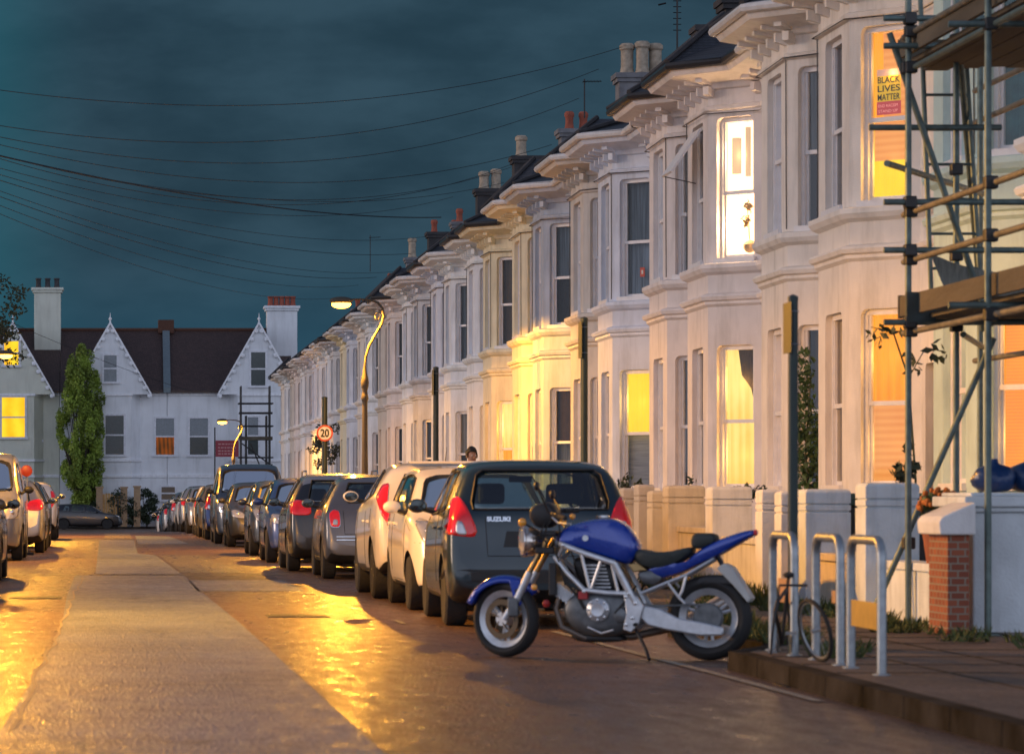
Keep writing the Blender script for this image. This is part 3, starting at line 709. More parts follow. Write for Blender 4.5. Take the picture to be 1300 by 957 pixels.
def x_plant(f, P, u0, u1, zb_, zm, zt, dp):
    r = random.Random(4); c = MB(); o = Vector(P((u0+u1)/2+.1, zb_+.3, dp+.1))
    for _ in range(6):
        e = o + Vector((r.uniform(-.1,.1), r.uniform(-.25,.25), r.uniform(.15,.55))); c.tube([o, (o+e)/2+Vector((0,.03,.04)), e], .006, 5)
        leaf_cloud(c, e, (.05,.08,.08), 10, .05, r)
    c.sphere(P((u0+u1)/2+.1, zb_+.2, dp+.1), .1, 10)
    c.build('houseplant', mat('backlit_plant', (.5,.36,.2), .8), f, recalc=False)
    c = MB(); c.tube([P(u0+.2, zm+.3, dp+.1), P(u0+.2, zt-.3, dp+.1)], .07, 12); c.tube([P(u0+.4, zm+.25, dp+.11), P(u0+.4, zt-.15, dp+.11)], .04, 10)
    c.build('lampshade', lit('paper_shade', (1,.62,.34), 1.0, kind='plain'), f, smooth=True)
def x_sticker(f, P, u0, u1, zb_, zm, zt, dp):
    c = MB(); a, z = u0+.36, zb_+.38; d = dp-.004
    c.add([P(a,z,d), P(a+.1,z,d), P(a+.1,z+.17,d), P(a,z+.17,d)], [(0,1,2,3)]); c.cur = 1
    c.add([P(a+.03,z+.05,d-.003), P(a+.07,z+.05,d-.003), P(a+.07,z+.12,d-.003), P(a+.03,z+.12,d-.003)], [(0,1,2,3)])
    c.build('window_sticker', [mat('sticker_red', (.45,.05,.03), .5), mat('sticker_pale', (.6,.5,.45), .5)], f, recalc=False)
def x_open(f, P, u0, u1, zb_, zm, zt, dp):         # top-hung light propped wide open over the street
    c = MB(); pv = Vector(P(u0+.05, zt-.1, .0)); pw = Vector(P(u1-.05, zt-.1, .0)); out = Vector((-.46, 0, -.66))
    up_ = Vector((-.03, 0, .02))
    c.frame_box(pv, pw-pv, out, up_)
    c.build('open_light', M_sash, f)
    c = MB(); c.tube([pv+out+Vector((0,0,.02)), pv+Vector((.05,0,-.75))], .008, 5); c.build('stay', M_gut_b, f)

H = {}
spec = [
 # k, side, colour, gutter, cfg
 (-1,-1,'white','w',{}), 
 (-1, 1,'pale_green','w',{'cu':('teal','teal'),'cl':('oblind','oblind'),'fu':('grey','grey'),'fl':('orange','orange')}),
 (0,-1,'warm_white','w',{'cu':('orange','gold'),'xcu':None,'cl':('orange','pinkish'),'fu':('dark','dark'),'fl':('brown','brown'),'cdark':True,'cz':10.6}),
 (0, 1,'warm_white','w',{'cu':('grey','dark'),'cl':('dark','dark'),'fu':('dark','dark'),'fl':('dark','dark')}),
 (1,-1,'pink_white','b',{'rh':.85,'cx':11.3,'cw':1.5,'cz':10.5,'pots':0,'cu':('bright','bright'),'cl':('yellow','yellow'),'fu':('dark','dark'),'fl':('brown','dark'),'cdark':True}),
 (1, 1,'pink_white','b',{'rh':.62,'cu':('grey','grey'),'cl':('grey','grey'),'fu':('dark','dark')}),
 (2,-1,'lilac_white','w',{'rh':.35,'cx':11.4,'cw':1.2,'cz':10.3,'cu':('grey','net'),'cl':('gold','blind'),'fu':('net','dark'),'cdark':True,'pots':0}),
 (2, 1,'stone','w',{'cu':('dark','dark'),'fu':('dark','dark'),'cl':('dark','dark')}),
 (3,-1,'grey_blue','w',{'cu':('grey','dark'),'cl':('brown','grey'),'cdark':True,'cx':12.65,'cw':.9,'cz':11.15,'pots':0,'rh':.4}),
 (3, 1,'cream','w',{'cu':('brown','dark'),'fu':('brown','brown'),'cl':('orange','dark')}),
 (4,-1,'cream','b',{'cu':('brown','brown'),'cl':('yellow','orange'),'cdark':False,'pots':3,'red':False,'cz':11.35,'cx':12.2,'cw':1.2,'rh':.5}),
 (4, 1,'white','b',{'cu':('net','brown'),'cl':('tan','tan'),'pipe':True}),
]
cols = ['white','lilac_white','pale_grey','white','pink_white','stone','white','warm_white','lilac_white','cream','pale_grey','white']
for i, k in enumerate(range(5, 15)):
    for s in (-1, 1):
        cf = {}
        if s < 0:
            cf = {5:{'pots':2,'red':True,'cw':.9}, 6:{'pots':1,'red':False,'cdark':True,'cw':1.1,'cz':11.3}, 7:{'pots':2,'red':False,'cw':.9,'cz':11.2}, 8:{'pots':1,'red':True,'cw':.7,'cz':10.9},
                  9:{'pots':2,'red':True,'cdark':True,'cw':1.3,'cz':11.3}, 10:{'pots':1,'red':False,'cw':.8,'cz':11.0}}.get(k, {'pots': 1 if k % 2 else 0, 'cz': 10.5})
        spec.append((k, s, cols[(2*i+(s+1)//2) % len(cols)], 'b' if (k+s) % 3 == 0 else 'w', cf))
desc = {
 (-1,-1):'near white terraced house at the very right edge, behind the scaffold boards',
 (-1, 1):'pale house wrapped in scaffold poles with an orange-lit blind in its lower bay window',
 (0,-1):'warm white bay house with an orange-lit upper window holding a yellow and black poster',
 (0, 1):'warm white bay house with unlit windows, between the poster window and the glaring white window',
 (1,-1):'pinkish bay house with a glaring white-lit upper window and a lit curtained window below',
 (1, 1):'pinkish bay house with unlit grey-curtained windows, next beyond the glaring white window',
 (2,-1):'lilac white bay house with a small red sticker in its upper window',
 (2, 1):'stone coloured bay house with unlit windows, next beyond the sticker window',
 (3,-1):'grey-blue painted bay house with white gutter',
 (3, 1):'cream bay house next beyond the grey-blue one',
 (4,-1):'cream bay house glowing yellow on its ground floor beside the tall pots of its chimney',
 (4, 1):'white bay house with a dark gutter and a tan-lit blind in its lower window'}
nfar = 0; far = [(k, s) for (k, s, *_r) in spec if k >= 5]
for (k, s, c, g, cfg) in spec:
    if (k, s) in desc: lb = desc[(k, s)]
    else:
        nfar += 1; left = len(far)-nfar
        lb = 'pale bay-fronted house, %s from the far end of the right-hand terrace' % (ORD[left] if left else 'the very last one')
        if left == 0: lb = 'last bay-fronted house at the far end of the right-hand terrace'
    if (k, s) == (0,-1): cfg['xcu'] = lambda *a: (x_poster(*a), x_lowblind(*a))
    if (k, s) == (1,-1): cfg['xcu'] = x_plant; cfg['xcl'] = x_swag; cfg['xfu'] = x_open
    if (k, s) == (2,-1): cfg['xcu'] = x_sticker
    H[(k, s)] = terrace_house(k, s, c, g, lb, cfg)
# ------------------------------------------------------------------ garden pillars and walls
M_pil = {c: mat('pillar_'+c, v, .85, var=.1, scale=4, bump=.35, bscale=50, grime=.5, gscale=1.6) for c, v in
         {'white': (.70,.70,.70), 'bluish': (.62,.68,.72), 'cream': (.62,.54,.42), 'stone': (.5,.46,.42)}.items()}
def pillar(x, y, w, d, h, c, label):
    """square rendered gate pillar: shaft, neck grooves and a low rounded cap"""
    t = thing('gate_pillar', label, 'pillar', (x+w/2, y+d/2, .12), 0, 'rendered garden gate pillars')
    m = MB(); m.box((-w/2, -d/2, -.02), (w/2, d/2, h-.22)); m.box((-w/2+.012, -d/2+.012, h-.22), (w/2-.012, d/2-.012, h-.205))
    m.box((-w/2, -d/2, h-.205), (w/2, d/2, h-.15)); m.box((-w/2+.012, -d/2+.012, h-.15), (w/2-.012, d/2-.012, h-.135))
    m.build('shaft', M_pil[c], t, bevel=.012)
    m = MB(); a = w/2; b = d/2; z0 = h-.135; vs = []
    for s, z in ((1, z0), (1, h-.03), (.92, h-.008), (.75, h)): vs += [(-a*s,-b*s,z),(a*s,-b*s,z),(a*s,b*s,z),(-a*s,b*s,z)]
    fs = [(12,13,14,15)] + [(4*i+j, 4*i+(j+1)%4, 4*i+4+(j+1)%4, 4*i+4+j) for i in range(3) for j in range(4)]
    m.add(vs, fs); m.build('cap', M_pil[c], t, bevel=.008)
    return t
PIL = [(6.5,29.8,.47,.42,1.17,'bluish','bluish white pillar just left of the scaffold pole, orange on its street side'),
       (6.5,32.4,.43,.42,1.12,'bluish','bluish white pillar right behind the middle cycle stand'),
       (6.5,33.6,.21,.34,1.10,'white','narrow white pillar directly behind the dark signpost'),
       (6.5,34.6,.20,.36,1.12,'white','narrow white pillar just left of the dark signpost'),
       (6.5,37.5,.44,.42,1.16,'white','broad white pillar behind the tail of the motorcycle'),
       (6.5,40.5,.44,.42,1.18,'cream','broad cream pillar behind the saddle of the motorcycle'),
       (6.5,41.7,.30,.42,1.12,'cream','lower cream pillar joined left of the broad cream one'),
       (6.5,42.8,.20,.40,1.2,'stone','slim stone-coloured pillar with a dark cap strip by the hatchback'),
       (6.5,44.1,.24,.40,1.16,'stone','stone-coloured pillar closest to the dark hatchback roof')]
for a in PIL: pillar(*a)
def rail_wall(x, y0, y1, h, c, label, d=.2):
    t = thing('garden_wall', label, 'wall', (x, (y0+y1)/2, .12), 0, 'low front garden walls')
    n = (y1-y0)/2; m = MB(); m.box((0,-n,-.02), (d, n, h-.07)); m.build('wall_face', M_pil[c], t, bevel=.006)
    m = MB(); m.box((-.03,-n,h-.07), (d+.03, n, h)); m.build('coping', M_pil[c], t, bevel=.01)
rail_wall(6.62, 30.35, 32.38, .52, 'cream', 'low cream wall between the scaffold pillar and the next bluish pillar')
rail_wall(6.62, 32.85, 33.58, .55, 'cream', 'short low wall behind the farthest cycle stand')
rail_wall(6.62, 35.0, 37.48, .62, 'white', 'low wall left of the pillar pair behind the signpost')
rail_wall(6.62, 37.95, 40.48, .7, 'cream', 'low wall behind the tail of the motorcycle, between white and cream pillars')
rail_wall(6.66, 27.3, 29.78, .50, 'bluish', 'low bluish wall behind the brick pier, under the flower pot')
yy = 44.65; i = 0
while yy < 180:                                            # the farther front walls, mostly behind the parked cars
    rail_wall(6.45, yy+.3, yy+3.9, .9, 'white', 'low garden wall hidden behind the parked cars, %s beyond the stone pillars' % (ORD[i] if i < len(ORD) else 'far'))
    pillar(6.4, yy+3.95, .4, .4, 1.15, 'white', 'white gate pillar beside the row of parked cars, %s beyond the stone pillars' % (ORD[i] if i < len(ORD) else 'far'))
    yy += 5; i += 1
    if i >= 12: break
# big near pillar block on the right, brick pier with a sloping stone, and what stands on it
t = thing('garden_wall', 'thick bluish white wall block with a moulded cap at the right edge', 'wall', (7.32, 26.75, .12))
m = MB(); m.box((-.76,-.45,-.02), (.85,.45,.93)); m.build('wall_face', M_pil['bluish'], t, bevel=.015)
m = MB(); m.box((-.80,-.49,.93), (.89,.49,.97)); m.box((-.84,-.53,.97), (.93,.53,1.05)); m.box((-.78,-.47,1.05), (.87,.47,1.08)); m.build('coping', M_pil['bluish'], t, bevel=.012)
t = thing('brick_pier', 'red brick pier with a worn sloping stone on top beside the bluish wall', 'pier', (6.32, 26.2, .12))
m = MB(); m.box((-.05,-.3,-.02), (.115,.3,.76)); m.build('brickwork', brick_mat('red_brick', (.30,.085,.04), (.2,.055,.03), (.25,.2,.15), 4.6), t, bevel=.006)
m = MB(); m.prism([(-.12,.76),(.15,.76),(.15,1.01),(-.10,.90),(-.13,.86)], lambda a,b,tt: (a, tt, b), -.36, .36); m.build('coping_stone', M_pil['white'], t, bevel=.015)
# wheelie bins with lids behind the walls
def bin_(x, y, rz, lidm, label):
    t = thing('wheelie_bin', label, 'bin', (x, y, .13), rz, 'wheelie bins in the front gardens')
    m = MB(); vs = []
    for s, z in ((.78, .06), (1, .95)): vs += [(-.26*s,-.3*s,z),(.26*s,-.3*s,z),(.26*s,.3*s,z),(-.26*s,.3*s,z)]
    m.add(vs, [(0,3,2,1),(4,5,6,7),(0,1,5,4),(1,2,6,5),(2,3,7,6),(3,0,4,7)]); m.build('bin_body', mat('bin_black', (.02,.022,.024), .5), t, bevel=.02)
    m = MB(); m.prism([(-.34,.95),(.36,.95),(.36,1.0),(.2,1.06),(-.25,1.07),(-.34,1.02)], lambda a,b,tt: (tt, a, b), -.31, .31); m.build('lid', lidm, t, bevel=.012)
    for s in (-.22, .22):
        m = MB(); m.lathe([(.09,-.03),(.1,-.02),(.1,.02),(.09,.03)], (s,.24,.1), 'x', 12); m.build('wheel', mat('bin_black', (0,0,0)), t)
M_lidg = mat('lid_dark_green', (.015,.05,.035), .45); M_lidb = mat('lid_blue', (.02,.045,.14), .45)
bin_(7.05, 30.8, .1, M_lidg, 'black bin with a dark green lid behind the pillar by the scaffold pole')
bin_(7.05, 33.0, 0, M_lidg, 'black bin in the gap beside the bluish pillar behind the middle cycle stand')
bin_(7.35, 27.6, .2, M_lidb, 'bin with a blue lid behind the bluish wall, left of the other blue lid')
bin_(7.98, 27.5, -.1, M_lidb, 'bin with a blue lid at the very right edge behind the bluish wall')
bin_(7.0, 43.4, 0, M_lidg, 'dark green lidded bin behind the stone-coloured pillars')
# blue rubbish sacks heaped on the wall
r = random.Random(12)
for i, (x, y, s, lb) in enumerate(((6.80,26.6,.15,'dark blue rubbish sack on the bluish wall, the left one'),(7.10,26.7,.16,'dark blue rubbish sack on the bluish wall, the right one with a tied neck'))):
    t = MB(); n = 16; mm = 9; vs = []; fs = []
    for a in range(mm+1):
        th = PI*a/mm
        for k in range(n):
            ph = 2*PI*k/n; q = 1+.07*math.sin(3*ph+a)+r.uniform(-.07,.07)
            g = math.sin(th)**.7 if a > 1 else (.22, .16)[1-a] ; vs.append((1.15*s*q*g*math.cos(ph), s*q*g*math.sin(ph), (s*.72+.72*s*math.cos(th)) if a > 1 else s*(1.75, 1.5)[a]))
    for a in range(mm):
        for k in range(n): fs.append((a*n+k, (a+1)*n+k, (a+1)*n+(k+1)%n, a*n+(k+1)%n))
    t.add(vs, fs); o = t.build('rubbish_sack', mat('blue_plastic', (.012,.04,.13), .3, bump=.5, bscale=14), smooth='full', loc=(x, y, 1.2)); tag(o, lb, 'sack', 'blue sacks on the wall')
# terracotta pot with orange flowers on the low wall behind the brick pier
def plant_pot(name, label, x, y, z, pr, ph, leafm, rad, n, size, flower=None, cat='plant', stems=0, potm=None, seed=1):
    t = thing(name, label, cat, (x, y, z)); rr = random.Random(seed)
    m = MB(); m.lathe([(pr*.7,0),(pr*.98,ph*.82),(pr*1.1,ph*.84),(pr*1.1,ph),(pr*.95,ph),(pr*.93,ph*.9)], n=18); m.build('pot', potm or mat('terracotta', (.28,.09,.045), .8), t, smooth=True)
    m = MB(); c0 = (0,0,ph+rad[2]*.8)
    if stems:
        for _ in range(stems):
            e = (rr.uniform(-rad[0],rad[0]), rr.uniform(-rad[1],rad[1]), ph+rr.uniform(.5,2)*rad[2]); m.tube([(0,0,ph*.8), (e[0]*.4,e[1]*.4,(ph+e[2])*.5), e], .005, 5)
            leaf_cloud(m, e, (rad[0]*.35,rad[1]*.35,rad[2]*.4), max(6, n//stems), size, rr)
            mz = (e[0]*.6, e[1]*.6, ph+(e[2]-ph)*.6); leaf_cloud(m, mz, (rad[0]*.3,rad[1]*.3,rad[2]*.3), max(4, n//stems//2), size, rr)
    else: leaf_cloud(m, c0, rad, n, size, rr)
    m.build('foliage', leafm, t, recalc=False)
    if flower:
        m = MB()
        for _ in range(60):
            a = rr.uniform(0, 2*PI); u = rr.uniform(-.2,1); q = math.sqrt(max(0,1-u*u)); m.sphere((c0[0]+rad[0]*q*math.cos(a), c0[1]+rad[1]*q*math.sin(a), c0[2]+rad[2]*u), .022, 6)
        m.build('flowers', flower, t)
    return t
M_leaf = mat('leaf_green', (.05,.085,.03), .6, var=.35, scale=6); M_leafd = mat('leaf_dark', (.028,.045,.022), .6, var=.35, scale=6)
plant_pot('flower_pot', 'brown pot of orange flowers on the low wall behind the brick pier', 6.76, 28.2, .62, .15, .36, M_leaf, (.17,.17,.14), 260, .035, mat('orange_flower', (.45,.13,.02), .7), seed=3)
plant_pot('potted_shrub', 'leggy dark shrub rising above the green bin lid against the orange window', 7.12, 31.0, 1.15, .09, .1, M_leafd, (.12,.12,.2), 60, .045, stems=6, seed=8)
plant_pot('potted_shrub', 'small spiky plant behind the cream pillar', 6.9, 42.0, 1.0, .1, .12, M_leafd, (.2,.15,.13), 90, .035, stems=8, seed=9)
plant_pot('potted_shrub', 'low plant showing over the broad cream pillar', 7.15, 39.2, 1.0, .1, .12, M_leafd, (.22,.15,.09), 120, .03, stems=8, seed=10)
plant_pot('potted_shrub', 'small flowering plant beside the hatchback roof, left of the stone pillars', 6.75, 45.2, 1.05, .1, .12, M_leafd, (.2,.15,.14), 100, .035, stems=8, seed=11)
# tall trailing plant on a stem, in front of the orange window and scaffold pole
t = thing('climbing_plant', 'thin arching plant with dark leaves in front of the orange-lit lower window', 'plant', (7.8, 33.6, .13)); rr = random.Random(21)
m = MB(); m.tube([(0,0,0),(.02,0,1.2),(-.05,0,2.2),(-.2,0,2.65),(-.42,0,2.7)], [.014,.012,.010,.008,.004], 6); m.tube([(-.05,0,2.2),(.12,0,2.5),(.32,0,2.45)], .006, 5); m.build('stem', M_leafd, t)
m = MB(); leaf_cloud(m, (-.3,0,2.62), (.2,.12,.12), 24, .055, rr); leaf_cloud(m, (.24,0,2.45), (.12,.1,.12), 16, .055, rr); leaf_cloud(m, (.0,0,2.35), (.1,.1,.16), 14, .05, rr); m.build('leaves', M_leafd, t, recalc=False)
# climber filling the recess by the unlit bay window
t = thing('wall_climber', 'dense green climber in front of the unlit bay window beside the dark signpost', 'plant', (9.05, 45.0, .13)); rr = random.Random(22)
m = MB(); m.tube([(0,0,0),(.05,0,.8),(-.02,.02,1.6),(.05,0,2.6)], [.03,.02,.015,.006], 6); m.build('stem', M_leafd, t)
m = MB()
for z in (.4,.8,1.2,1.6,2.0,2.4,2.75): leaf_cloud(m, (rr.uniform(-.04,.08), .05, z), (.2 if z < 2.3 else .12,.2,.28), 260 if z < 2.3 else 110, .045, rr)
m.build('foliage', mat('climber_green', (.045,.09,.025), .6, var=.4, scale=5), t, recalc=False)
# pale bush on the house fronts far down the row (beside the 20 sign)
t = thing('wall_climber', 'grey-green straggly bush on the house fronts beside the round speed sign', 'plant', (8.35, 138, -.5)); rr = random.Random(23)
m = MB(); m.tube([(0,0,0),(.05,0,2),(-.1,0,3.6)], [.06,.05,.02], 6); m.build('stem', M_leafd, t)
m = MB()
for _ in range(16): leaf_cloud(m, (rr.uniform(-.5,.5), rr.uniform(-.4,.4), rr.uniform(2.9,4.6)), (.28,.3,.25), 60, .07, rr)
m.build('foliage', mat('bush_greygreen', (.07,.075,.05), .7, var=.3), t, recalc=False)

# ------------------------------------------------------------------ cycle stands
M_galv = mat('galvanised_steel', (.33,.36,.38), .42, .75, var=.15, scale=20)
M_tag = mat('stand_tag_amber', (.60,.34,.06), .5)
M_tagd = mat('stand_tag_faded', (.50,.26,.12), .6)
def stand(y0, y1, x, label, plate):
    t = thing('cycle_stand', label, 'bike rack', (x, (y0+y1)/2, .12), 0, 'hooped steel cycle stands'); n = (y1-y0)/2; h = .79; q = .12
    pts = [(0,-n,0),(0,-n,h-q)] + [(0,-n+q-q*math.cos(a*PI/12), h-q+q*math.sin(a*PI/12)) for a in range(1,7)] + [(0,n-q+q*math.sin(a*PI/12), h-q+q*math.cos(a*PI/12)) for a in range(0,6)] + [(0,n,h-q),(0,n,0)]
    m = MB(); m.tube(pts, .029, 12); m.build('hoop', M_galv, t, smooth=True)
    for s in (-n, n):
        m = MB(); m.lathe([(.055,0),(.055,.006),(.03,.012)], (0,s,.0), n=14); m.build('foot_collar', M_galv, t, smooth=True)
    m = MB(); w_, z0, z1, mm = plate
    m.box((-.006,-n+.03,z0), (.006, -n+.03+w_, z1)) if w_ < .6 else m.box((-.006,-n+.03,z0), (.006,n-.03,z1))
    m.build('tag_plate', mm, t, bevel=.002)
stand(20.15, 21.0, 4.49, 'nearest cycle stand, with a big amber plate low between its legs', (.9, .26, .42, M_tag))
stand(21.35, 22.1, 4.50, 'middle cycle stand with an old bicycle wheel chained to it', (.2, .38, .46, M_tagd))
stand(22.65, 23.4, 4.47, 'farthest cycle stand, next to the dark signpost', (.5, .34, .5, M_tagd))
M_rub = mat('tyre_rubber', (.018,.018,.018), .8, bump=.3, bscale=60); M_blk = mat('black_metal', (.018,.018,.02), .45, .3)
t = thing('locked_cycle_remnant', 'lone bicycle wheel left locked to the middle cycle stand, no bike attached', 'bicycle part', (4.47, 21.75, .12)); t.rotation_euler = (0, math.radians(-14), math.radians(16)); t.scale = (.62,.62,.62)
m = MB(); m.torus((0,0,.335), .315, .022, 'x', 40, 8); m.build('tyre', M_rub, t, smooth=True)
m = MB(); m.torus((0,0,.335), .292, .011, 'x', 40, 6); m.build('rim', M_galv, t, smooth=True)
m = MB(); m.lathe([(.02,-.05),(.02,.05)], (0,0,.335), 'x', 10)
for k in range(24):
    a = 2*PI*k/24; m.tube([((-1)**k*.03, .02*math.cos(a), .335+.02*math.sin(a)), (0,.29*math.cos(a+.2),.335+.29*math.sin(a+.2))], .0012, 3, False)
m.build('spokes', M_galv, t)
t = thing('stripped_bicycle', 'stripped black bicycle frame slumped against the farthest cycle stand', 'bicycle', (4.36, 22.55, .12)); t.rotation_euler = (0, 0, math.radians(252)); t.scale = (.72,.72,.72)
m = MB(); a, b, c, d_, e = (-.1,0,.12), (.0,.06,.62), (.52,.04,.52), (.55,.02,.42), (-.42,.03,.22)
for p, q, rr_ in ((a,b,.016),(b,c,.016),(a,d_,.019),(c,d_,.02),(a,e,.010),(b,e,.009)): m.tube([p, q], rr_, 8)
m.build('frame', M_blk, t, smooth=True)
m = MB(); m.tube([d_, (.62,.0,.2), (.70,0,.05)], [.015,.012,.01], 8); m.tube([(.50,.04,.55),(.48,.05,.66),(.48,.3,.66)], .011, 8); m.build('fork', M_blk, t, smooth=True)
m = MB(); m.lathe([(.08,-.006),(.09,-.004),(.09,.004),(.08,.006)], (-.1,-.04,.12), 'y', 20); m.tube([(-.1,-.05,.12),(-.22,-.06,.03)], .009, 6); m.box((-.27,-.14,.02),(-.18,-.05,.045)); m.tube([(-.1,.05,.12),(.02,.06,.22)], .009, 6); m.box((-.02,.05,.20),(.07,.14,.225)); m.build('crank', mat('worn_steel', (.25,.25,.25), .4, .8), t, smooth=True)
m = MB(); m.tube([b, (-.03,.065,.72)], .012, 8); m.sphere((-.05,.065,.74), .1, 10, (1.2,.5,.3)); m.build('saddle', M_rub, t, smooth=True)

# ------------------------------------------------------------------ sign posts
M_post = mat('post_dark_green', (.02,.035,.033), .45, .2)
def sign_post(x, y, h, label, plate=(.30,.42), pz=None, r=.038):
    t = thing('sign_post', label, 'sign post', (x, y, .12+zg(y)), 0, 'dark posts with edge-on parking plates')
    m = MB(); m.tube([(0,0,0),(0,0,h)], r, 12); m.lathe([(r*1.05,h-.004),(r*1.05,h+.02),(.005,h+.035)], n=12); m.build('post', M_post, t, smooth=True)
    z1 = pz or h-.02
    m = MB(); m.box((-.0-r-.006, -plate[0]/2, z1-plate[1]), (-r+.002-.003, plate[0]/2, z1)); m.build('sign_plate', M_post, t, bevel=.002)
    m = MB(); m.torus((0,0,z1-.06), r+.003, .005, 'z', 14, 5); m.torus((0,0,z1-plate[1]+.06), r+.003, .005, 'z', 14, 5); m.build('clip', M_galv, t)
sign_post(4.53, 23.0, 2.37, 'nearest dark signpost, standing by the farthest cycle stand', (.28,.34), r=.034)
sign_post(5.1, 37.5, 2.98, 'dark signpost rising behind the roof of the dark hatchback', (.3,.4), r=.04)
sign_post(5.1, 55.0, 3.1, 'dark signpost rising above the white car roofs, before the tall street lamp', (.3,.4), r=.045)
t = thing('speed_sign', 'round white and red 20 speed limit sign on a dark post among the parked cars', 'road sign', (5.0, 83, .12))
m = MB(); m.tube([(0,0,0),(0,0,3.42)], .07, 12); m.lathe([(.075,3.41),(.075,3.45),(.01,3.47)], n=12); m.build('post', M_post, t, smooth=True)
m = MB(); m.lathe([(.2,-.09),(.2,-.075)], (0,0,2.58), 'y', 32); m.build('sign_face', mat('sign_white', (.75,.74,.70), .4), t)
m = MB(); vs = []; fs = []
for k in range(40):
    a = 2*PI*k/40
    for rr_ in (.158, .2): vs.append((rr_*math.cos(a), -.0935, 2.58+rr_*math.sin(a)))
for k in range(40): fs.append((2*k, 2*k+1, 2*((k+1)%40)+1, 2*((k+1)%40)))
m.add(vs, fs); m.build('red_border', mat('sign_red', (.55,.03,.02), .4), t, recalc=False)
o = word('20', .26, mat('sign_black', (.01,.01,.01), .5), t, bold=.008, width=.21); o.matrix_basis = Matrix.Translation((-.105, -.094, 2.492)) @ Matrix.Rotation(PI/2, 4, 'X')

# ------------------------------------------------------------------ street lamps
M_lamp = mat('lamp_paint', (.065,.055,.04), .6, .1)
LAMPC = (1, .42, .035)
def street_lamp(x, y, side, label, power, collar=True, reach=.75):
    """cast column with a swan neck; side -1 leans over the road to the left, +1 to the right"""
    t = thing('street_lamp', label, 'street lamp', (x, y, .12+zg(y)), 0, 'swan neck street lamps')
    m = MB(); m.lathe([(.13,0),(.13,.5),(.11,.55),(.12,.9),(.085,.98),(.075,1.1),(.062,2.0),(.055,3.1)], n=14); m.build('column', M_lamp, t, smooth=True)
    m = MB(); m.lathe([(.056,3.05),(.08,3.12),(.065,3.2),(.05,3.28),(.075,3.36),(.085,3.46),(.07,3.56),(.045,3.66),(.032,3.8)], n=14); m.build('collar', M_lamp, t, smooth=True)
    s = side
    path = [(0,3.75),(.02,4.0),(.10,4.25),(.24,4.5),(.35,4.68),(.40,4.86),(.37,5.03),(.27,5.15),(.12,5.20),(-.1,5.22),(-.38,5.21)]
    m = MB(); m.tube([(-s*a if s < 0 else -s*a, 0, b) for a, b in [(-p[0]*-1, p[1]) for p in path]] if False else [(-s*p[0], 0, p[1]) for p in path], [.028]*8+[.024,.02,.018], 8)
    m.build('swan_neck', M_lamp, t, smooth=True)
    m = MB(); sc = []
    for k in range(22):
        a = k*.38; rr_ = .085-.0034*k; sc.append((-s*(.27+rr_*math.cos(a)), 0, 4.84+rr_*math.sin(a)*1.3))
    m.tube(sc, .008, 6); m.build('scroll', M_lamp, t, smooth=True)
    hx = s*.38 + s*.12
    m = MB(); m.sphere((hx,0,5.19), .2, 16, (1.25,.62,.42)); m.build('lantern', M_lamp, t, smooth=True)
    m = MB(); m.sphere((hx,0,5.11), .18, 14, (1.15,.6,.5)); m.build('lens', emit('sodium_lens', (1,.42,.035), 16), t, smooth=True)
    ld = bpy.data.lights.new('sodium_light', 'SPOT'); ld.energy = power; ld.color = LAMPC; ld.spot_size = math.radians(177); ld.spot_blend = .10; ld.shadow_soft_size = .10
    lo = bpy.data.objects.new('sodium_light', ld); col.objects.link(lo); lo.parent = t; lo.location = (hx, 0, 5.0); lo.rotation_euler = (0, 0, 0)
    return t
street_lamp(5.22, 72.5, -1, 'tall swan neck street lamp, lit, rising among the parked cars', 5200)
street_lamp(5.15, 153, -1, 'lit swan neck street lamp farthest down the street near the junction', 6500)
street_lamp(-3.75, 99, 1, 'lit street lamp on the left pavement behind the tree branches', 7500)
street_lamp(-3.7, 33, 1, 'street lamp on the left pavement beside the nearest cars', 7500)
street_lamp(-3.75, 61, 1, 'street lamp on the left pavement behind the silver van', 3500)

# ------------------------------------------------------------------ scaffold on the near house
M_tube = mat('scaffold_tube', (.12,.165,.155), .5, .4, var=.25, scale=12); M_tuber = mat('scaffold_tube_brown', (.17,.155,.12), .6, .3, var=.3, scale=10)
M_board = mat('scaffold_board', (.10,.085,.06), .9, var=.35, scale=3, bump=.4, bscale=30, stretch=(1,.2,1)); M_cl = mat('coupler', (.05,.05,.05), .5, .6)
SC = thing('scaffold', 'tube scaffold with boarded lifts standing in front of the near house on the right', 'scaffold', (7.4, 29, .12))
def S(x, y, z): return (x-7.4, y-29, z-.12)
X0, X1 = 6.60, 8.15
for (x, y, h) in ((X0,26.0,9.5),(X0,28.62,9.5),(7.13,29.15,9.5),(7.95,31.6,9.5),(X1+.2,28.6,9.5),(X1+.2,26,9.5)):
    m = MB(); m.tube([S(x,y,.13), S(x,y,h)], .0265, 10); m.build('standard', M_tube, SC, smooth=True)
    m = MB(); m.box(S(x-.075,y-.075,.12), S(x+.075,y+.075,.128)); m.build('base_plate', M_tube, SC)
def tubep(p, q, m_=None, name='ledger'):
    m = MB(); m.tube([S(*p), S(*q)], .0265, 10); m.build(name, m_ or M_tube, SC, smooth=True)
def coup(x, y, z):
    m = MB(); m.box(S(x-.05,y-.05,z-.05), S(x+.05,y+.05,z+.05)); m.build('coupler', M_cl, SC, bevel=.012)
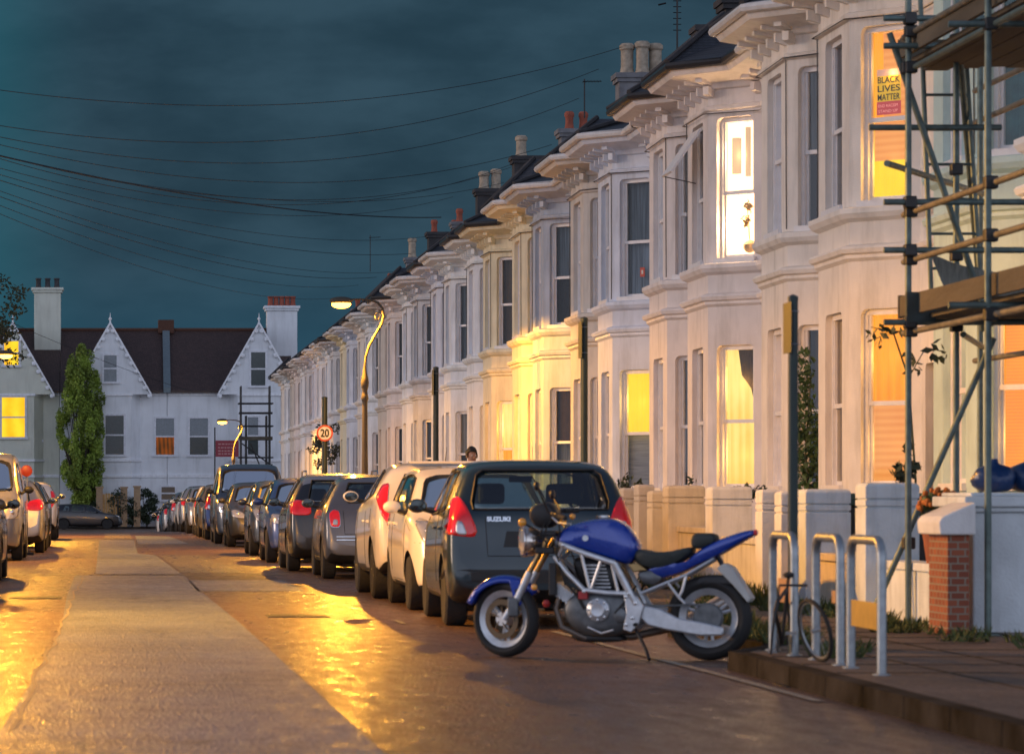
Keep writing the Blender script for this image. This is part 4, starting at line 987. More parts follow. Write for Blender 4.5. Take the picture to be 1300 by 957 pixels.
# transoms seen square on, and ledgers running along the street
for z in (2.62, 3.22, 3.62, 5.15): 
    tubep((X0-.22, 28.55, z), (9.3, 28.55, z), name='transom'); coup(X0, 28.56, z)
tubep((X0-.22, 28.55, 4.92), (7.3, 28.55, 4.92), name='transom')
for x, zs in ((X0+.05, (2.55, 3.15, 3.55, 4.75, 5.05)),):
    for z in zs:
        tubep((x, 29.0, z), (x, 22.8, z), M_tuber if z != 4.75 else M_tube)
        coup(x-.03, 26.0, z); coup(x-.03, 28.62, z)
for z in (2.45, 4.70, 5.0):
    tubep((8.1, 32.4, z), (8.1, 24, z), M_tuber)
tubep((6.32,28.8,.14), (7.36,28.8,2.5), name='brace'); coup(6.62,28.7,.78)
tubep((6.46,28.7,5.05), (7.36,28.9,2.6), name='brace'); coup(6.60,28.66,4.75)
tubep((7.13,29.15,5.05), (9.2,29.15,5.05), name='transom'); tubep((6.38,29.1,4.3),(7.5,29.1,4.3), name='transom')
tubep((6.42,28.62,3.95),(7.95,31.5,3.95), name='ledger'); tubep((7.2,29.2,2.55),(8.0,31.7,2.55), name='ledger'); tubep((7.95,31.5,2.7),(7.2,29.3,4.9), name='brace')
for z in (2.62,3.22,3.95,5.05): coup(7.13,29.15,z)
for x, y, z in ((6.7,26.0,2.62),(6.7,26.0,4.75)): tubep((6.3,y,z),(8.6,y,z), name='transom')
# boards of the two lifts, with toe boards
def boards(z, xa, xb, y0, y1):
    n = int((xb-xa)/.225)
    for i in range(n):
        m = MB(); m.box(S(xa+i*.225+.006, y0+R.uniform(-.1,.1), z), S(xa+(i+1)*.225-.006, y1+R.uniform(-.15,.15), z+.038)); m.build('deck_board', M_board, SC)
boards(2.66, 6.75, 8.35, 23.5, 29.6); boards(4.86, 6.75, 8.35, 23.5, 29.6)
for z in (2.70, 4.90):
    m = MB(); m.box(S(6.66, 23.4, z), S(6.70, 29.2, z+.17)); m.build('toe_board', M_board, SC)
    m = MB(); m.box(S(6.72, 29.5, z), S(8.3, 29.54, z+.2)); m.build('toe_board', M_board, SC)
m = MB(); m.box(S(6.56,28.5,2.62), S(6.80,28.56,2.87)); m.build('warning_plate', mat('plate_dark', (.03,.045,.045), .6), SC)
# grey debris sheeting sagging between the tubes
m = MB(); vs = []; fs = []; n = 14
for i in range(n+1):
    for j in range(5):
        u = i/n; v = j/4; zt_ = 3.22-.10*u-.12*math.sin(PI*u); zb_ = 2.86+.0*u
        vs.append(S(6.85+1.25*u+ .16*v*(1-u), 28.9+.05*math.sin(9*u+2*v), zt_+(zb_-zt_)*v))
for i in range(n):
    for j in range(4): fs.append((i*5+j, (i+1)*5+j, (i+1)*5+j+1, i*5+j+1))
m.add(vs, fs); m.build('debris_sheet', mat('sheeting', (.22,.22,.19), .8, var=.3, scale=8, stretch=(10,1,1)), SC, recalc=False, smooth='full')
# ladder between the lifts
lt = thing('ladder', 'narrow ladder tied up inside the scaffold, leaning between its lifts', 'ladder', (7.2, 29.7, 2.7))
a0, a1 = Vector((-.12,.1,0)), Vector((-.30,-.05,3.9)); b0, b1 = Vector((.32,.1,0)), Vector((.03,-.05,3.9))
for p, q in ((a0,a1),(b0,b1)):
    m = MB(); m.tube([p, q], .022, 8); m.build('rail', M_tube, lt, smooth=True)
for i in range(13):
    f = (i+.5)/13; m = MB(); m.tube([a0.lerp(a1,f), b0.lerp(b1,f)], .014, 6); m.build('rung', M_tube, lt)
# scaffold tower at the far end of the row
S2 = thing('scaffold_tower', 'small dark scaffold tower at the far end of the terrace by the gabled house', 'scaffold', (7.9, 197, -.7))
for x in (-.85, -.55, .62, .8):
    for y in (-.6, .6):
        m = MB(); m.tube([(x,y,0),(x,y,8.2 if abs(x) > .7 else 6.5)], .05, 6); m.build('standard', M_cl, S2)
for z, hgt in ((1.9,.12),(3.6,.12),(5.1,.2),(6.6,.1)):
    m = MB(); m.box((-.95,-.7,z), (.95,.7,z+hgt)); m.build('deck', M_blk if hgt < .15 else M_board, S2)
for z in (2.4, 4.1, 5.9, 7.2):
    for y in (-.62, .62):
        m = MB(); m.tube([(-1,y,z),(1,y,z)], .045, 6); m.build('ledger', M_cl, S2)
m = MB(); m.tube([(-.8,-.6,4.9),(.8,-.6,3.7)], .045, 6); m.tube([(-.3,-.6,4.9),(.8,-.6,2.2)], .045, 6); m.build('brace', M_cl, S2)
# ------------------------------------------------------------------ cars
M_tyre = mat('car_tyre', (.02,.02,.02), .85, bump=.5, bscale=40); M_rim = mat('alloy_rim', (.45,.45,.47), .3, .9); M_well = mat('wheel_well', (.008,.008,.008), .95)
M_trim = mat('black_trim', (.014,.015,.016), .55); M_cg = glass('car_glass', (.42,.50,.50), .06); M_int = mat('seat_cloth', (.03,.035,.04), .9)
M_mir = mat('mirror_silvering', (.07,.08,.08), .08, 1); M_red = mat('tail_lens_red', (.85,.012,.015), .12, coat=1); M_redl = mat('tail_lens_pink', (.75,.25,.27), .15, coat=1); M_clear = mat('lamp_clear', (.55,.57,.60), .1, .5, coat=1)
M_amber = mat('amber_lens', (.85,.35,.03), .15, coat=1); M_chr = mat('chrome', (.75,.75,.75), .12, 1); M_plate_y = mat('plate_yellow', (.75,.5,.05), .4); M_plate_w = mat('plate_white', (.7,.7,.68), .4)
def interp(tab, x):
    if x <= tab[0][0]: return tab[0][1]
    for (a, va), (b, vb) in zip(tab[:-1], tab[1:]):
        if x <= b: return va + (vb-va)*(x-a)/(b-a)
    return tab[-1][1]
def car_body(L_, W, top, belt, wheels, wr, plan=None, bot=None, tumble=.24):
    """loft the shell from the side profile, cut the wheel arches; y = 0 rear, y = L front"""
    ys = sorted(set([round(v, 3) for v, _ in top] + [L_*i/16 for i in range(17)]))
    ys2 = [ys[0]]
    for v in ys[1:]:
        if v-ys2[-1] > .012: ys2.append(v)
    ys = ys2; hw = W/2
    plan = plan or [(0,.86),(.06,.93),(.2,.975),(.6,1),(L_-1.0,1),(L_-.45,.96),(L_-.2,.88),(L_-.06,.76),(L_,.62)]
    bot = bot or [(0,.34),(.12,.25),(.3,.20),(L_-.4,.19),(L_-.1,.22),(L_,.28)]
    rings = []
    for y in ys:
        zt = interp(top, y); zb = interp(bot, y); w_ = hw*interp(plan, y); bl = min(interp(belt, y), zt-.05); h = max(0, zt-bl)
        k = min(1, max(0, (h-.05)/.42)); rw_ = w_*(.93-tumble*k)
        P = [(0, zb), (w_*.55, zb), (w_*.93, zb+.01), (w_*.985, zb+.10), (w_, zb+.42*(bl-zb)), (w_*1.0, zb+.72*(bl-zb)), (w_*.975, bl),
             (w_*.94+(rw_-w_*.94)*.5+.012*k, bl+h*.5), (rw_+.01*k, zt-.075*min(1,h/.2)), (rw_*.90, zt-.028), (rw_*.55, zt-.006), (0, zt)]
        rings.append([(x, y, z) for x, z in P] + [(-x, y, z) for x, z in P[-2:0:-1]])
    n = len(rings[0]); bm = bmesh.new(); vv = [[bm.verts.new(p) for p in rg] for rg in rings]
    for i in range(len(vv)-1):
        for k in range(n): bm.faces.new((vv[i][k], vv[i][(k+1)%n], vv[i+1][(k+1)%n], vv[i+1][k]))
    for rg in (vv[0], vv[-1]):
        hN = n//2
        bm.faces.new((rg[0], rg[1], rg[n-1]))
        for k in range(1, hN-1): bm.faces.new((rg[k], rg[k+1], rg[n-k-1], rg[n-k]))
        bm.faces.new((rg[hN-1], rg[hN], rg[hN+1]))
    bmesh.ops.recalc_face_normals(bm, faces=bm.faces)
    me = bpy.data.meshes.new('b'); bm.to_mesh(me); bm.free()
    o = bpy.data.objects.new('b', me); col.objects.link(o)
    s = o.modifiers.new('s', 'SUBSURF'); s.levels = 2
    cb = MB()
    for wy in wheels:
        prof = [(wr+.055, -W), (wr+.055, W)]
        cb.lathe(prof, (0, wy, wr-.01), 'x', 40)
    # leave the middle of the car solid: cut only the outer 30 cm each side
    cb = MB()
    for wy in wheels:
        for sx in (-1, 1): cb.lathe([(wr+.055, sx*(hw-.30)), (wr+.055, sx*(hw+.3))], (0, wy, wr-.0), 'x', 40)
    cut = cb.build('c', M_well)
    b = o.modifiers.new('b', 'BOOLEAN'); b.object = cut; b.operation = 'DIFFERENCE'; b.solver = 'EXACT'
    bpy.context.view_layer.update(); dg = bpy.context.evaluated_depsgraph_get()
    me2 = bpy.data.meshes.new_from_object(o.evaluated_get(dg)); bpy.data.objects.remove(o); bpy.data.objects.remove(cut)
    return me2
def dens(poly, m=36):
    out = []; n = len(poly); P = [Vector(p) for p in poly]; per = sum((P[(i+1)%n]-P[i]).length for i in range(n))
    for i in range(n):
        a, b = P[i], P[(i+1)%n]; k = max(1, round((b-a).length/per*m))
        for j in range(k): out.append(a.lerp(b, j/k))
    return out
def roundp(poly, r=.25, it=2):
    P = [Vector(p) for p in poly]
    for _ in range(it):
        Q = []
        for i in range(len(P)):
            a, b = P[i], P[(i+1) % len(P)]; Q += [a.lerp(b, r), a.lerp(b, 1-r)]
        P = Q
    return [tuple(p) for p in P]
def wrap(bvh, poly, ax, off=.004, rings=6, L_=4, sx=1, m=40):
    """a skin patch with the given outline cast onto the body: ax 'r' from behind, 'f' from the front, 's' from the side"""
    P = dens(poly, m); c = sum(P, Vector((0,0)))/len(P); vs = []; fs = []; n = len(P)
    def cast(a, b):
        if ax == 'r': o, d = Vector((a, -1, b)), Vector((0,1,0))
        elif ax == 'f': o, d = Vector((a, L_+1, b)), Vector((0,-1,0))
        elif ax == 't': o, d = Vector((a, b, 4)), Vector((0,0,-1))
        else: o, d = Vector((sx*3, a, b)), Vector((-sx,0,0))
        loc, nr, idx, dist = bvh.ray_cast(o, d)
        if loc is None: return None
        if nr.dot(d) > 0: nr = -nr
        return loc, nr
    last = None
    for k in range(rings+2):
        f = 1.0 if k == 0 else 1-(k-1)/rings
        o_ = -.006 if k == 0 else off
        for p in P:
            q = c + (p-c)*f; h = cast(q.x, q.y)
            if h is None: h = last or (Vector((q.x, 0, q.y)), Vector((0,-1,0)))
            last = h; vs.append(h[0] + h[1]*o_)
            if f < 1e-6: pass
    for k in range(rings+1):
        for i in range(n): fs.append((k*n+i, k*n+(i+1)%n, (k+1)*n+(i+1)%n, (k+1)*n+i))
    mb_ = MB(); mb_.add(vs, fs); return mb_
def shrink(poly, d):
    c = sum((Vector(p) for p in poly), Vector((0,0)))/len(poly)
    return [tuple(c + (Vector(p)-c)*max(.1, 1-d/max(.05,(Vector(p)-c).length))) for p in poly]
def mirror_p(poly): return [(-a, b) for a, b in poly][::-1]
def wheel(t, x, y, r, wd, sx, rimm=None, steer=0):
    w_ = MB(); prof = [(r*.66,-wd/2*.9),(r*.9,-wd/2),(r*.985,-wd*.40),(r,-wd*.28),(r,wd*.28),(r*.985,wd*.40),(r*.9,wd/2),(r*.66,wd/2*.9)]
    w_.lathe(prof, (0,0,0), 'x', 32)
    for g in (-.22, 0, .22):
        pass
    ob = w_.build('wheel', M_tyre, t, smooth=True, loc=(x, y, r)); ob.rotation_euler = (0,0,steer)
    rm = MB(); xo = sx*wd*.40
    rm.lathe([(r*.67, xo*.2),(r*.68, xo),(r*.64, xo*1.05),(r*.60, xo*.8)], (0,0,0), 'x', 28)
    for k in range(7):
        a = 2*PI*k/7
        p0 = Vector((xo*.75, r*.12*math.cos(a), r*.12*math.sin(a))); p1 = Vector((xo*.9, r*.63*math.cos(a), r*.63*math.sin(a)))
        rm.tube([p0, p1], [r*.09, r*.06], 6)
    rm.lathe([(r*.15,xo*.3),(r*.15,xo*.85),(r*.06,xo*.95)], (0,0,0), 'x', 12)
    rm.build('rim', rimm or M_rim, ob, smooth=True)
    bk = MB(); bk.lathe([(r*.6,xo*.25),(r*.6,xo*.3)], (0,0,0), 'x', 20); bk.build('brake_disc', M_well, ob)
    return ob
TYPES = {}
def car_type(key, **k): TYPES[key] = k
SCALE_NOTE = None
# profiles: y from the rear bumper, roof line heights
car_type('hatch', L=3.70, W=1.70, wr=.30, wh=(.66,3.02), top=[(0,.50),(.02,.62),(.05,.74),(.08,.92),(.11,1.03),(.17,1.12),(.30,1.33),(.38,1.43),(.46,1.475),(.75,1.50),(1.3,1.515),(1.9,1.49),(2.2,1.42),(2.72,1.08),(2.95,.98),(3.3,.91),(3.55,.80),(3.66,.64),(3.70,.5)],
   belt=[(0,.9),(.3,1.01),(1.5,.97),(2.8,.92),(3.7,.8)], plan=[(0,.88),(.05,.945),(.15,.98),(.5,1),(2.7,1),(3.2,.97),(3.45,.90),(3.62,.78),(3.7,.64)], tumble=.17,
   rw=[(-.60,1.05),(.60,1.05),(.615,1.12),(.56,1.36),(.50,1.405),(-.50,1.405),(-.56,1.36),(-.615,1.12)], ws=[(-.66,1.04),(.66,1.04),(.55,1.40),(-.55,1.40)],
   sides=[[(.72,1.06),(1.28,1.02),(1.28,1.40),(.80,1.40)],[(1.36,1.02),(2.56,.99),(2.08,1.36),(1.80,1.42),(1.36,1.42)]],
   tail=[(.54,.80),(.86,.83),(.86,.98),(.80,1.16),(.70,1.17)], tail2=[(.66,.82),(.76,.83),(.755,.95),(.70,.94)], head=[(.42,.66),(.74,.70),(.74,.86),(.60,.86),(.44,.76)])
car_type('city', L=3.55, W=1.63, wr=.28, wh=(.55,2.92), top=[(0,.50),(.02,.66),(.06,.92),(.10,1.06),(.25,1.30),(.38,1.44),(.5,1.485),(1.2,1.505),(1.8,1.48),(2.1,1.40),(2.72,1.04),(2.85,.99),(3.2,.90),(3.42,.76),(3.52,.6),(3.55,.5)],
   belt=[(0,.9),(.3,.99),(1.5,.95),(2.8,.91),(3.55,.8)], tumble=.17,
   rw=[(-.52,1.06),(.52,1.06),(.47,1.40),(-.47,1.40)], ws=[(-.64,1.02),(.64,1.02),(.53,1.39),(-.53,1.39)],
   sides=[[(.5,1.06),(1.1,1.01),(1.1,1.38),(.62,1.38)],[(1.18,1.01),(2.5,.97),(1.98,1.36),(1.7,1.4),(1.18,1.4)]],
   tail=[(.60,.80),(.78,.82),(.80,1.02),(.70,1.06),(.62,1.0)], tail2=[(.65,.84),(.74,.85),(.73,.92),(.66,.92)], head=[(.40,.68),(.66,.68),(.74,.90),(.66,.95),(.52,.86)])
car_type('crossover', L=4.13, W=1.77, wr=.335, wh=(.70,3.23), top=[(0,.55),(.02,.70),(.06,.86),(.11,1.02),(.2,1.14),(.42,1.38),(.56,1.50),(.68,1.545),(1.4,1.575),(2.0,1.55),(2.4,1.46),(2.95,1.14),(3.15,1.07),(3.6,1.0),(3.9,.88),(4.08,.7),(4.13,.55)],
   belt=[(0,.98),(.4,1.16),(1.0,1.12),(3.0,1.02),(4.13,.85)], tumble=.22, bot=[(0,.40),(.12,.32),(.3,.26),(3.7,.24),(4.03,.28),(4.13,.34)],
   rw=[(-.54,1.13),(.54,1.13),(.60,1.2),(.50,1.42),(-.50,1.42),(-.60,1.2)], ws=[(-.66,1.12),(.66,1.12),(.54,1.46),(-.54,1.46)],
   sides=[[(.95,1.20),(1.55,1.15),(1.55,1.46),(1.2,1.46)],[(1.63,1.15),(2.8,1.08),(2.3,1.40),(2.0,1.48),(1.63,1.48)]],
   tail=[(.62,.86),(.72,.84),(.80,.96),(.84,1.16),(.76,1.30),(.68,1.32),(.74,1.14),(.66,1.0)], tail2=None, head=[(.40,.80),(.74,.84),(.74,.92),(.42,.90)])
car_type('bubble', L=3.55, W=1.63, wr=.29, wh=(.60,2.90), top=[(0,.48),(.02,.60),(.06,.74),(.12,.92),(.2,1.04),(.38,1.26),(.52,1.38),(.68,1.445),(1.2,1.485),(1.7,1.47),(2.05,1.38),(2.6,1.06),(2.75,.99),(3.15,.92),(3.4,.80),(3.52,.62),(3.55,.5)],
   belt=[(0,.85),(.3,.97),(1.5,.95),(2.8,.91),(3.55,.8)], tumble=.26,
   rw=[(-.44,1.08),(.44,1.08),(.50,1.14),(.42,1.36),(-.42,1.36),(-.50,1.14)], ws=[(-.62,1.02),(.62,1.02),(.50,1.36),(-.50,1.36)],
   sides=[[(.62,1.08),(1.05,1.01),(1.05,1.34),(.85,1.34)],[(1.13,1.01),(2.4,.98),(1.9,1.34),(1.13,1.38)]],
   tail=[(.56,.74),(.70,.74),(.72,.92),(.66,.98),(.57,.96)], tail2=[(.60,.76),(.67,.77),(.66,.84),(.60,.84)], head=[(.44,.68),(.60,.66),(.66,.80),(.58,.88),(.46,.82)])
car_type('estate', L=4.35, W=1.78, wr=.32, wh=(.85,3.45), top=[(0,.52),(.02,.66),(.06,.88),(.12,1.04),(.2,1.14),(.4,1.38),(.5,1.46),(.65,1.51),(1.5,1.54),(2.2,1.51),(2.5,1.43),(3.1,1.08),(3.3,1.0),(3.8,.92),(4.15,.80),(4.3,.64),(4.35,.5)],
   belt=[(0,.95),(.4,1.05),(1.5,1.0),(3.1,.94),(4.35,.8)], tumble=.22,
   rw=[(-.58,1.08),(.58,1.08),(.50,1.42),(-.50,1.42)], ws=[(-.68,1.04),(.68,1.04),(.55,1.42),(-.55,1.42)],
   sides=[[(.7,1.10),(1.2,1.06),(1.2,1.42),(.9,1.42)],[(1.28,1.06),(2.1,1.03),(2.1,1.44),(1.28,1.44)],[(2.18,1.03),(2.95,.99),(2.5,1.35),(2.18,1.43)]],
   tail=[(.52,.88),(.84,.88),(.86,1.06),(.74,1.12),(.54,1.06)], tail2=None, head=[(.46,.66),(.78,.72),(.78,.86),(.62,.84)])
car_type('van', L=4.6, W=1.86, wr=.32, wh=(.85,3.75), top=[(0,.50),(.02,.8),(.05,1.4),(.08,1.7),(.14,1.88),(.3,1.96),(1.5,2.0),(2.7,1.98),(3.1,1.90),(3.75,1.30),(3.95,1.18),(4.3,1.08),(4.5,.88),(4.58,.65),(4.6,.5)],
   belt=[(0,1.15),(1,1.2),(3.0,1.15),(4.6,.95)], tumble=.14,
   rw=[(-.62,1.2),(-.06,1.2),(-.06,1.72),(-.56,1.72)], ws=[(-.74,1.26),(.74,1.26),(.66,1.84),(-.66,1.84)],
   sides=[[(2.45,1.22),(3.5,1.2),(3.05,1.74),(2.45,1.80)]],
   tail=[(.74,.8),(.84,.8),(.84,1.3),(.76,1.3)], tail2=None, head=[(.50,.72),(.84,.78),(.86,1.02),(.70,1.0)])
for q in TYPES.values():                                   # one shell mesh per kind
    q['mesh'] = car_body(q['L'], q['W'], q['top'], q['belt'], q['wh'], q['wr'], q.get('plan'), q.get('bot'), q['tumble'])
def car(key, x, y, rz, paintm, label, name='parked_car', cat='car', faces='rear', detail=2, cap=None, mirror=None, extras=(), rimm=None, roofm=None, glassm=None):
    """x, y: middle of the end nearest the camera; faces 'rear' shows its tail, 'front' its nose"""
    q = TYPES[key]; Lc, W = q['L'], q['W']; flip = PI if faces == 'front' else 0
    t = thing(name, label, cat, (x, y, zg(y+2)), rz+flip, 'cars parked along the kerbs')
    if faces == 'front': base = Matrix.Translation((0, -Lc, 0))     # local y = L sits at the near end
    else: base = Matrix.Identity(4)
    me = q['mesh'].copy(); me.materials.clear()
    for m_ in (paintm, M_well, M_trim, roofm or paintm): me.materials.append(m_)
    bv = BVHTree.FromPolygons([v.co.copy() for v in q['mesh'].vertices], [tuple(p.vertices) for p in q['mesh'].polygons])
    bm = bmesh.new(); bm.from_mesh(me); wr = q['wr']; hw = W/2; dele = []
    sk = [shrink(s, .035) for s in q['sides']]; rk = shrink(q['rw'], .035); fk = shrink(q['ws'], .035)
    top_lim = Lc*.5
    for f in bm.faces:
        c = f.calc_center_median(); f.smooth = True; f.material_index = 0
        well = False
        for wy in q['wh']:
            rr_ = math.hypot(c.y-wy, c.z-wr); 
            if rr_ < wr+.062 and abs(c.x) > hw-.32 and (abs(f.normal.x) < .3 and rr_ > wr+.02 or abs(abs(c.x)-(hw-.30)) < .02): well = True
        if well: f.material_index = 1; f.smooth = False; continue
        if f.normal.z < -.5 and c.z < .5: f.material_index = 2
        elif c.z < .27: f.material_index = 2
        if key == 'crossover' and c.z < .36: f.material_index = 2
        if roofm and f.normal.z > .75 and c.z > max(z for _, z in q['top'])-.2: f.material_index = 3
        if detail >= 1:
            if c.y < top_lim*.6 and f.normal.y < -.15 and inside(rk, c.x, c.z): dele.append(f)
            elif key == 'van' and c.y < 1 and f.normal.y < -.15 and inside(shrink(mirror_p(q['rw']), .035), c.x, c.z): dele.append(f)
            elif c.y > top_lim and f.normal.y > .12 and inside(fk, c.x, c.z): dele.append(f)
            elif abs(f.normal.x) > .4 and any(inside(s, c.y, c.z) for s in sk): dele.append(f)
    bmesh.ops.delete(bm, geom=dele, context='FACES'); bm.to_mesh(me); bm.free()
    body = bpy.data.objects.new('body', me); col.objects.link(body); body.parent = t; body.matrix_local = base
    me.set_sharp_from_angle(angle=math.radians(50))
    def part(mb_, nm, m_, parent=None, **kw):
        o = mb_.build(nm, m_, None, **kw); o.parent = parent or body
        if parent is None: o.parent = t; o.matrix_local = base @ o.matrix_local
        return o
    near_r = faces == 'rear' or detail > 2
    gm = glassm or M_cg
    def win(poly, ax, nm, sx=1):
        g = wrap(bv, poly, ax, .004, 5, Lc, sx); o = part(g, nm, gm, smooth='full', recalc=False)
        # dark seal round the glass
        P = dens(poly, 40); c = sum(P, Vector((0,0)))/len(P); pts = []
        sl = MB(); 
        ringv = [Vector(g.v[i+len(P)]) for i in range(len(P))]
        sl.tube(ringv+[ringv[0]], .009, 5, False); s_ = sl.build('window_seal', M_trim, None, smooth=True); s_.parent = o
    win(q['rw'], 'r', 'rear_window')
    if key == 'van': win(mirror_p(q['rw']), 'r', 'rear_window')
    win(roundp(q['ws'], .12, 2), 'f', 'windscreen')
    for s in q['sides']:
        for sx in (-1, 1): win(roundp(s, .12, 2), 's', 'side_window', sx)
    for sx in (1, -1):
        tp = q['tail'] if sx > 0 else mirror_p(q['tail'])
        o = part(wrap(bv, roundp(tp, .18, 2), 'r', .012, 5, Lc), 'tail_light', M_red, smooth='full', recalc=False)
        if q.get('tail2'):
            tp = q['tail2'] if sx > 0 else mirror_p(q['tail2'])
            l2 = wrap(bv, roundp(tp, .18, 2), 'r', .018, 3, Lc).build('lamp_lens', M_clear, None, smooth='full', recalc=False); l2.parent = o
        hp = q['head'] if sx > 0 else mirror_p(q['head'])
        o = part(wrap(bv, roundp(hp, .18, 2), 'f', .010, 5, Lc), 'headlight', M_clear, smooth='full', recalc=False)
        c = sum((Vector(p) for p in hp), Vector((0,0)))/len(hp)
        l2 = MB(); h = bv.ray_cast(Vector((c.x, Lc+1, c.y)), Vector((0,-1,0)))[0]
        l2.sphere((h.x, h.y-.01, h.z), .055, 12, (1,.6,1)); b_ = l2.build('bulb_bowl', M_chr, None, smooth=True); b_.parent = o
    # bumpers' black inserts, plates, grille, tailgate and door shut lines
    zp = .47 if key not in ('hatch',) else .86
    plz = {'hatch': .44, 'city': .5, 'crossover': .62, 'bubble': .62, 'estate': .62, 'van': .62}[key]
    pr = None if (key == 'hatch' and faces == 'rear' and extras) else wrap(bv, [(-.26,plz-.055),(.26,plz-.055),(.26,plz+.055),(-.26,plz+.055)], 'r', .016, 2, Lc, m=12)
    if pr: part(pr, 'rear_plate', M_plate_y, recalc=False)
    pf = wrap(bv, [(-.26,.40),(.26,.40),(.26,.50),(-.26,.50)], 'f', .016, 2, Lc, m=12); part(pf, 'front_plate', M_plate_w, recalc=False)
    gr = wrap(bv, roundp([(-.40,.55),(.40,.55),(.44,.64),(-.44,.64)], .2, 1), 'f', .006, 3, Lc); part(gr, 'grille', M_trim, recalc=False)
    gr = wrap(bv, roundp([(-.55,.28),(.55,.28),(.5,.38),(-.5,.38)], .2, 1), 'f', .006, 3, Lc); part(gr, 'lower_grille', M_trim, recalc=False)
    if detail >= 1:
        sm = MB()
        def seam(pts, ax, sx=1, r_=.004):
            out = []
            for (p, q_) in zip(pts[:-1], pts[1:]):
                for k in range(8):
                    a = Vector(p).lerp(Vector(q_), k/8)
                    if ax == 's': h = bv.ray_cast(Vector((sx*3, a.x, a.y)), Vector((-sx,0,0)))
                    elif ax == 'r': h = bv.ray_cast(Vector((a.x, -1, a.y)), Vector((0,1,0)))
                    else: h = bv.ray_cast(Vector((a.x, Lc+1, a.y)), Vector((0,-1,0)))
                    if h[0] is not None: out.append(h[0]+h[1]*.0)
            if len(out) > 1: sm.tube(out, r_, 4)
        s0, s1 = q['sides'][0], q['sides'][-1]
        for sx in (-1, 1):
            yb = s1[0][0]-.04; yf = s1[1][0]+.06
            seam([(yb,1.0),(yb,.30)], 's', sx); seam([(yf,.98),(yf+.08,.6),(yf,.30)], 's', sx); seam([(yb,.30),(yf,.30)], 's', sx)
            if len(q['sides']) > 1 or key == 'hatch':
                ya = q['wh'][0]+.12; seam([(ya-.06,1.03),(ya+.05,.78)], 's', sx)
            seam([(yf,.93),(Lc-.5,.80)], 's', sx, .003)
        tx = abs(q['tail'][0][0])-.04
        if key != 'van':
            seam([(tx,1.02),(tx-.02,.64),(-tx+.02,.64),(-tx,1.02)], 'r'); seam([(-.55,.76),(-.5,.90),(.5,.90),(.55,.76)], 'f')
            seam([(-.80,.70),(-.4,.68),(.4,.68),(.80,.70)], 'f', r_=.003)
        else: seam([(0,1.9),(0,.5)], 'r', r_=.008)
        part(sm, 'shut_lines', M_trim)
        hd = MB()
        for sx in (-1, 1):
            for s in q['sides'][-2:]:
                yy = s[0][0]+.10; h = bv.ray_cast(Vector((sx*3, yy, .88)), Vector((-sx,0,0)))[0]
                if h: hd.box((h.x-.02 if sx > 0 else h.x-.025, yy-.01, .865), (h.x+.025 if sx > 0 else h.x+.02, yy+.16, .895))
        part(hd, 'door_handle', paintm, bevel=.008)
    # mirrors
    yf = q['sides'][-1][1][0]-.12; zm = q['sides'][-1][1][1]+.06
    for sx in (-1, 1):
        h = bv.ray_cast(Vector((sx*3, yf, zm-.06)), Vector((-sx,0,0)))[0]; x0 = h.x
        mm = MB(); mm.sphere((x0+sx*.14, yf+.0, zm+.03), .092, 14, (1.05,.62,.74)); mo = part(mm, 'door_mirror', cap or paintm, smooth=True)
        m2 = MB(); m2.tube([(x0-sx*.02, yf+.02, zm-.03), (x0+sx*.09, yf+.01, zm)], .022, 8); a_ = m2.build('mirror_arm', M_trim, None, smooth=True); a_.parent = mo
        m2 = MB(); m2.lathe([(.072,-.060),(.07,-.064),(.001,-.066)], (0,0,0), 'y', 16); m2.v = [(x0+sx*.14+v[0]*1.1, yf+v[1]+.002, zm+.03+v[2]*.72) for v in m2.v]; a_ = m2.build('mirror_glass', M_mir, None, smooth=True); a_.parent = mo
    # inside: floor tub, seats, headrests, wheel
    if detail >= 1:
        it = MB(); fl_ = .62; it.box((-hw+.22, .35, .40), (hw-.22, Lc-1.35, .46)); part(it, 'cabin_floor', M_int)
        rows = [1.02, 1.95] if key != 'van' else [3.0]
        zr = {'van': 1.25}.get(key, .98)
        for ry in rows:
            for sx in (-1, 1):
                s_ = MB(); s_.box((sx*.36-.22, ry-.06, .45), (sx*.36+.22, ry+.10, zr+.08)); s_.box((sx*.36-.22, ry+.1, .45), (sx*.36+.22, ry+.55, .62))
                so_ = part(s_, 'seat', M_int, bevel=.05)
                s_ = MB(); s_.box((sx*.36-.12, ry-.06, zr+.12), (sx*.36+.12, ry+.05, zr+.31)); hr = s_.build('headrest', M_int, None, bevel=.04); hr.parent = so_
        if key != 'van': 
            s_ = MB(); s_.box((-hw+.2,.42,.86),(hw-.2,.80,.90)); part(s_, 'parcel_shelf', M_int)
        s_ = MB(); yd = q['sides'][-1][1][0]; s_.box((-hw+.16, yd-.35, .70), (hw-.16, yd+.1, .96 if key != 'van' else 1.15)); part(s_, 'dashboard', M_int, bevel=.04)
        s_ = MB(); s_.torus((.36, yd-.5, .98), .17, .014, 'y', 22, 6); part(s_, 'steering_wheel', M_trim)
        s_ = MB(); zz = interp(q['top'], yd-.55)-.13; s_.box((-.11, yd-.62, zz-.03), (.11, yd-.60, zz+.03)); part(s_, 'rear_view_mirror', M_trim, bevel=.01)
    ub = MB(); ub.box((-hw+.30, .25, .17), (hw-.30, Lc-.25, .30)); part(ub, 'underbody', M_well)
    tw = .19 if key in ('city','bubble') else .205
    for wy in q['wh']:
        for sx in (-1, 1):
            ww = wheel(t, sx*(hw-.02-tw/2), wy, wr, tw, sx, rimm)
            ww.matrix_local = base @ Matrix.Translation((sx*(hw-.02-tw/2), wy, wr))
    for e in extras: e(t, body, bv, base, q, part)
    return t
